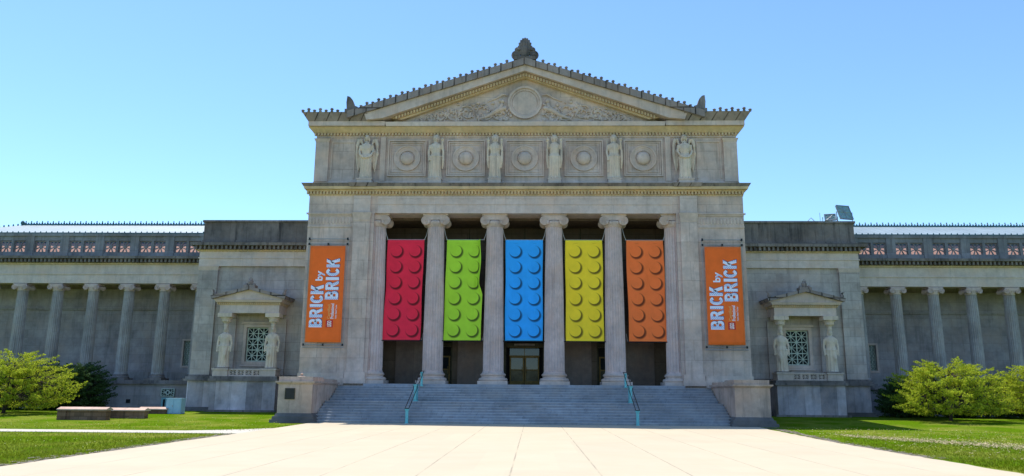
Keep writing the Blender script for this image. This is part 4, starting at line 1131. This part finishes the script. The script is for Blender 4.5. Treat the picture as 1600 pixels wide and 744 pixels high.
# grass blades
def blades(name, n, region, label, mat, hmin, hmax, seed, wid=.012):
    r = random.Random(seed); b = B()
    vs = b.v; fs = b.f; c = 0
    while c < n:
        x, y = region(r)
        if x is None: continue
        z = gz(x,y); h = r.uniform(hmin,hmax); a = r.uniform(0,PI); dx, dy = math.cos(a)*wid, math.sin(a)*wid; lx, ly = r.gauss(0,.03), r.gauss(0,.03)
        o = len(vs); vs.extend([(x-dx,y-dy,z),(x+dx,y+dy,z),(x+lx,y+ly,z+h)]); fs.append((o,o+1,o+2)); c += 1
    me = bpy.data.meshes.new(name); me.from_pydata(vs, [], fs); me.materials.append(mat); me.update()
    o = bpy.data.objects.new(name, me); COL.objects.link(o); return tag(o, label, 'grass', kind='stuff')
def reg(r):
    y = -36+abs(r.gauss(0,1))*12
    if y > 3: return None, None
    side = r.choice((-1,1)); x = side*(11.2+(r.random()**1.2)*(8+(y+40)*.62))
    if side < 0 and -17.3 < y < -15.2: return None, None
    if side < 0 and x > -11.25: return None, None
    if side > 0 and x < 11.65+.9*max(0,min(1,(y+20)/10)): return None, None
    if y > -7.2 and abs(x) < 13.9: return None, None
    return x, y
blades('grass', 110000, reg, 'short green lawn grass on both sides of the pavement', M['blade'], .03, .075, 4, .011)
# litter and flowers
r = random.Random(11); b = B()
for i in range(4200):
    t = r.random()**.8; x = 13.3+t*4.6; y = -14.6-t*8.6+r.gauss(0,.9+1.0*t)-.6
    if i % 5 == 0: x = r.uniform(12.6,22); y = r.uniform(-28,-8)
    w = r.uniform(.02,.05); a = r.uniform(0,PI); z = gz(x,y)+r.uniform(.05,.075)
    b.add([(x+w*math.cos(a),y+w*math.sin(a),z),(x-w*.5*math.sin(a),y+w*.5*math.cos(a),z+r.uniform(0,.02)),(x-w*math.cos(a),y-w*math.sin(a),z),(x+w*.5*math.sin(a),y-w*.5*math.cos(a),z+.01)], [(0,1,2,3)])
tag(b.build('leaf_litter', M['litter']), 'band of dry tan leaf litter scattered across the right lawn', 'leaf litter', kind='stuff')
b = B()
for i in range(420):
    x = r.uniform(-30,-12); y = r.uniform(-26,-2); z = gz(x,y)+.06
    if -17.4 < y < -15: continue
    b.ball((x,y,z), (.018,.018,.012), 6, 4)
tag(b.build('lawn_flowers', M['daisy']), 'tiny pale yellow flowers dotted over the left lawn', 'flowers', kind='stuff')

# ------------------------------------------------------------------ low ramp walls, blue box
def lowwall(x0, x1, y0, h, label, pier=False):
    t = thing('low_wall', label, 'low wall', ((x0+x1)/2, y0, gz((x0+x1)/2, y0)), 0, 'low stone walls beside the areaway')
    hw = (x1-x0)/2
    b = B().box(-hw+.06, hw-.06, .1, .55, -.2, h-.14)
    if pier: b.box(-hw+.02, -hw+.5, .03, .62, -.2, h-.141)
    b.build('wall_body', M['rubble'], t)
    b = B().profx([(-.02,h-.14),(.67,h-.14),(.67,h-.08),(.33,h+.03),(-.02,h-.08)], -hw, hw); b.build('coping', M['coping'], t)
lowwall(-25.25, -22.5, -6.3, .66, 'lit low stone wall with sloped coping, nearest the lawn and leftmost of three', True)
lowwall(-24.0, -21.2, -4.7, .55, 'middle low stone wall with sloped coping between the two others', True)
lowwall(-23.7, -21.9, -.6, .38, 'shaded low stone wall at the back, ending at the pale blue box')
t = thing('utility_box', 'pale blue metal box standing against the left pavilion', 'utility box', (-21.6,-.2,gz(-21.6,-.2)), 0)
B().box(-.47,.47,-.2,.4,0,.9).build('box_body', M['bluebox'], t)
B().box(-.5,.5,-.23,.43,.9,.94).build('lid', M['bluebox'], t)
d = B().box(-.42,-.02,-.215,-.202,.06,.85).box(.02,.42,-.215,-.202,.06,.85).build('door', M['bluebox'], t); B().box(-.07,-.04,-.235,-.216,.42,.52).build('handle', M['steel'], d)

# ------------------------------------------------------------------ trees
def tree(name, loc, rx, ry, h, seed, nspray, per, label, group, leaf='leaf', leafsize=.055, low=.10):
    t = thing(name, label, 'tree' if 'tree' in name else 'shrub', loc, 0, group)
    r = random.Random(seed); tb = B()
    tb.tube([(0,0,-.2),(.02,0,.25),(.05,.02,.55*min(1,h/3))], [.16,.12,.11], 10)
    lv = []; lf = []
    hubs = []
    for i in range(9):
        a = 2*PI*i/9+r.uniform(-.2,.2); q = r.uniform(.35,.6)
        p = Vector((rx*q*math.cos(a), ry*q*math.sin(a), h*r.uniform(.3,.65))); hubs.append(p)
        tb.tube([(.05,.02,.35),(p.x*.4,p.y*.4,.45+p.z*.35),p], [.085,.06,.035], 7)
    hubs.append(Vector((0,0,h*.75))); tb.tube([(.05,.02,.4),(0,.1,h*.5),hubs[-1]], [.09,.06,.03], 7)
    for i in range(nspray):
        a = r.uniform(0,2*PI); q = r.uniform(.3,1)**.5
        zz = r.random(); zc = h*(low+(.97-low)*zz)
        rad = math.sqrt(max(0.03, 1-((zc/h-.36)/.64)**2))*(.8+.2*min(1,zz*4))
        lump = 1+.16*math.sin(3*a+seed)+.1*math.sin(7*a+2*seed+zc*3)
        p = Vector((rx*rad*q*math.cos(a)*lump, ry*rad*q*math.sin(a)*lump, zc*(1+.08*math.sin(5*a+seed))))
        out = Vector((math.cos(a), math.sin(a), r.uniform(-.05,.5))); out.normalize()
        L_ = r.uniform(.6,1.2); side = out.cross(Vector((0,0,1))).normalized()
        hub = min(hubs, key=lambda k: (k-p).length)
        tb.tube([hub, hub.lerp(p,.5)+Vector((0,0,.05)), p, p+out*L_*.8], [.022,.015,.01,.004], 4)
        for k in range(per):
            u = r.random()
            w = .26*(1-u)**.7+.03; c = p+out*(u*L_-.1)+side*r.gauss(0,w*.6)+Vector((0,0,r.gauss(0,.03+.04*(1-u))))
            s_ = leafsize*r.uniform(.6,1.25); n1 = Vector((r.gauss(0,1),r.gauss(0,1),r.gauss(0,.8))).normalized(); n2 = n1.cross(Vector((r.gauss(0,1),r.gauss(0,1),r.gauss(0,1)))).normalized()
            o = len(lv); lv.extend([c-n1*s_, c+n2*s_*.5, c+n1*s_, c-n2*s_*.5]); lf.append((o,o+1,o+2,o+3))
    tb.build('trunk', M['bark'], t)
    me = bpy.data.meshes.new('crown'); me.from_pydata([tuple(v) for v in lv], [], lf); me.materials.append(M[leaf]); me.update()
    o = bpy.data.objects.new('crown', me); COL.objects.link(o); o.parent = t
    return t
G = 'spring-green trees in front of the wings'
tree('small_tree', (-31.7,-1.2,gz(-31,-1)), 3.3, 2.5, 3.45, 1, 480, 80, 'yellow-green spreading tree at the far left, in front of the left wing', G)
tree('small_tree', (25.6,-.4,gz(25,0)), 2.85, 2.4, 3.25, 2, 460, 80, 'yellow-green spreading tree on the right lawn with its dark trunk showing', G)
tree('small_tree', (33.0,.6,gz(33,0)), 3.1, 2.5, 3.35, 5, 430, 80, 'yellow-green spreading tree at the far right edge of the lawn', G)
G2 = 'dark evergreen shrubs against the wings'
tree('dark_shrub', (-30.6,4.2,.28), 1.6, 1.5, 2.9, 7, 420, 90, 'dark green shrub behind the left tree, against the left wing base', G2, 'leafdark', .06, .0)
tree('dark_shrub', (-33.5,4.2,.28), 2.6, 1.6, 2.9, 8, 380, 90, 'lower dark shrub in the shade behind the left tree', G2, 'leafdark', .06, .0)
tree('dark_shrub', (25.3,4.2,.28), 1.5, 1.4, 2.1, 9, 380, 90, 'dark green shrub next to the right pavilion, behind the right tree', G2, 'leafdark', .06, .0)
tree('dark_shrub', (30.5,4.4,.28), 3.4, 1.5, 2.3, 10, 420, 90, 'low dark shrub in the gap between the two right trees', G2, 'leafdark', .06, .0)

# ------------------------------------------------------------------ light, sky, camera
sv = Vector((-6.5, 9.3, 23.5)).normalized()
el = math.asin(sv.z); az = math.atan2(sv.x, sv.y)
w = bpy.data.worlds.new('World'); sc.world = w; w.use_nodes = True; nt = w.node_tree
sky = nt.nodes.new('ShaderNodeTexSky'); sky.sky_type = 'NISHITA'; sky.sun_disc = False
sky.sun_elevation = el; sky.sun_rotation = az; sky.air_density = 1.0; sky.altitude = 1500; sky.dust_density = .3; sky.ozone_density = 2.0
tint = nt.nodes.new('ShaderNodeMix'); tint.data_type = 'RGBA'; tint.blend_type = 'MULTIPLY'; tint.inputs[0].default_value = 1; tint.inputs[7].default_value = (.69, .835, .92, 1)
nt.links.new(sky.outputs[0], tint.inputs[6])
bg = nt.nodes['Background']; nt.links.new(tint.outputs[2], bg.inputs[0]); bg.inputs[1].default_value = .145
sun = bpy.data.lights.new('sun', 'SUN'); sun.energy = 3.2; sun.angle = R(.53); sun.color = (1, .95, .87)
so = bpy.data.objects.new('sun', sun); COL.objects.link(so); so.rotation_euler = sv.to_track_quat('Z', 'Y').to_euler(); so.location = (-40, 60, 120)

f, p, yw, ro, x0, dd = 1194.59, .199012, .029023, .008147, .6149, 48.14
def D(u, wv):
    a = u*math.cos(ro)+wv*math.sin(ro); bb = -u*math.sin(ro)+wv*math.cos(ro)
    x, y, z = a/f, 1, -bb/f
    y, z = y*math.cos(p)-z*math.sin(p), y*math.sin(p)+z*math.cos(p)
    x, y = x*math.cos(yw)-y*math.sin(yw), x*math.sin(yw)+y*math.cos(yw)
    return Vector((x, y, z))
F = D(0,0); RR = (D(f,0)-F); U = -(D(0,f)-F)
cam = bpy.data.cameras.new('camera'); cam.sensor_width = 36; cam.lens = f/1600*36; cam.clip_end = 5000
co = bpy.data.objects.new('camera', cam); COL.objects.link(co)
mt = Matrix(((RR.x,U.x,-F.x,x0),(RR.y,U.y,-F.y,-dd),(RR.z,U.z,-F.z,1.7),(0,0,0,1))); co.matrix_world = mt
sc.camera = co
vs_ = sc.view_settings; vs_.view_transform = 'Standard'; vs_.look = 'None'; vs_.gamma = 1; vs_.exposure = 1.0
sc.cycles.max_bounces = 8
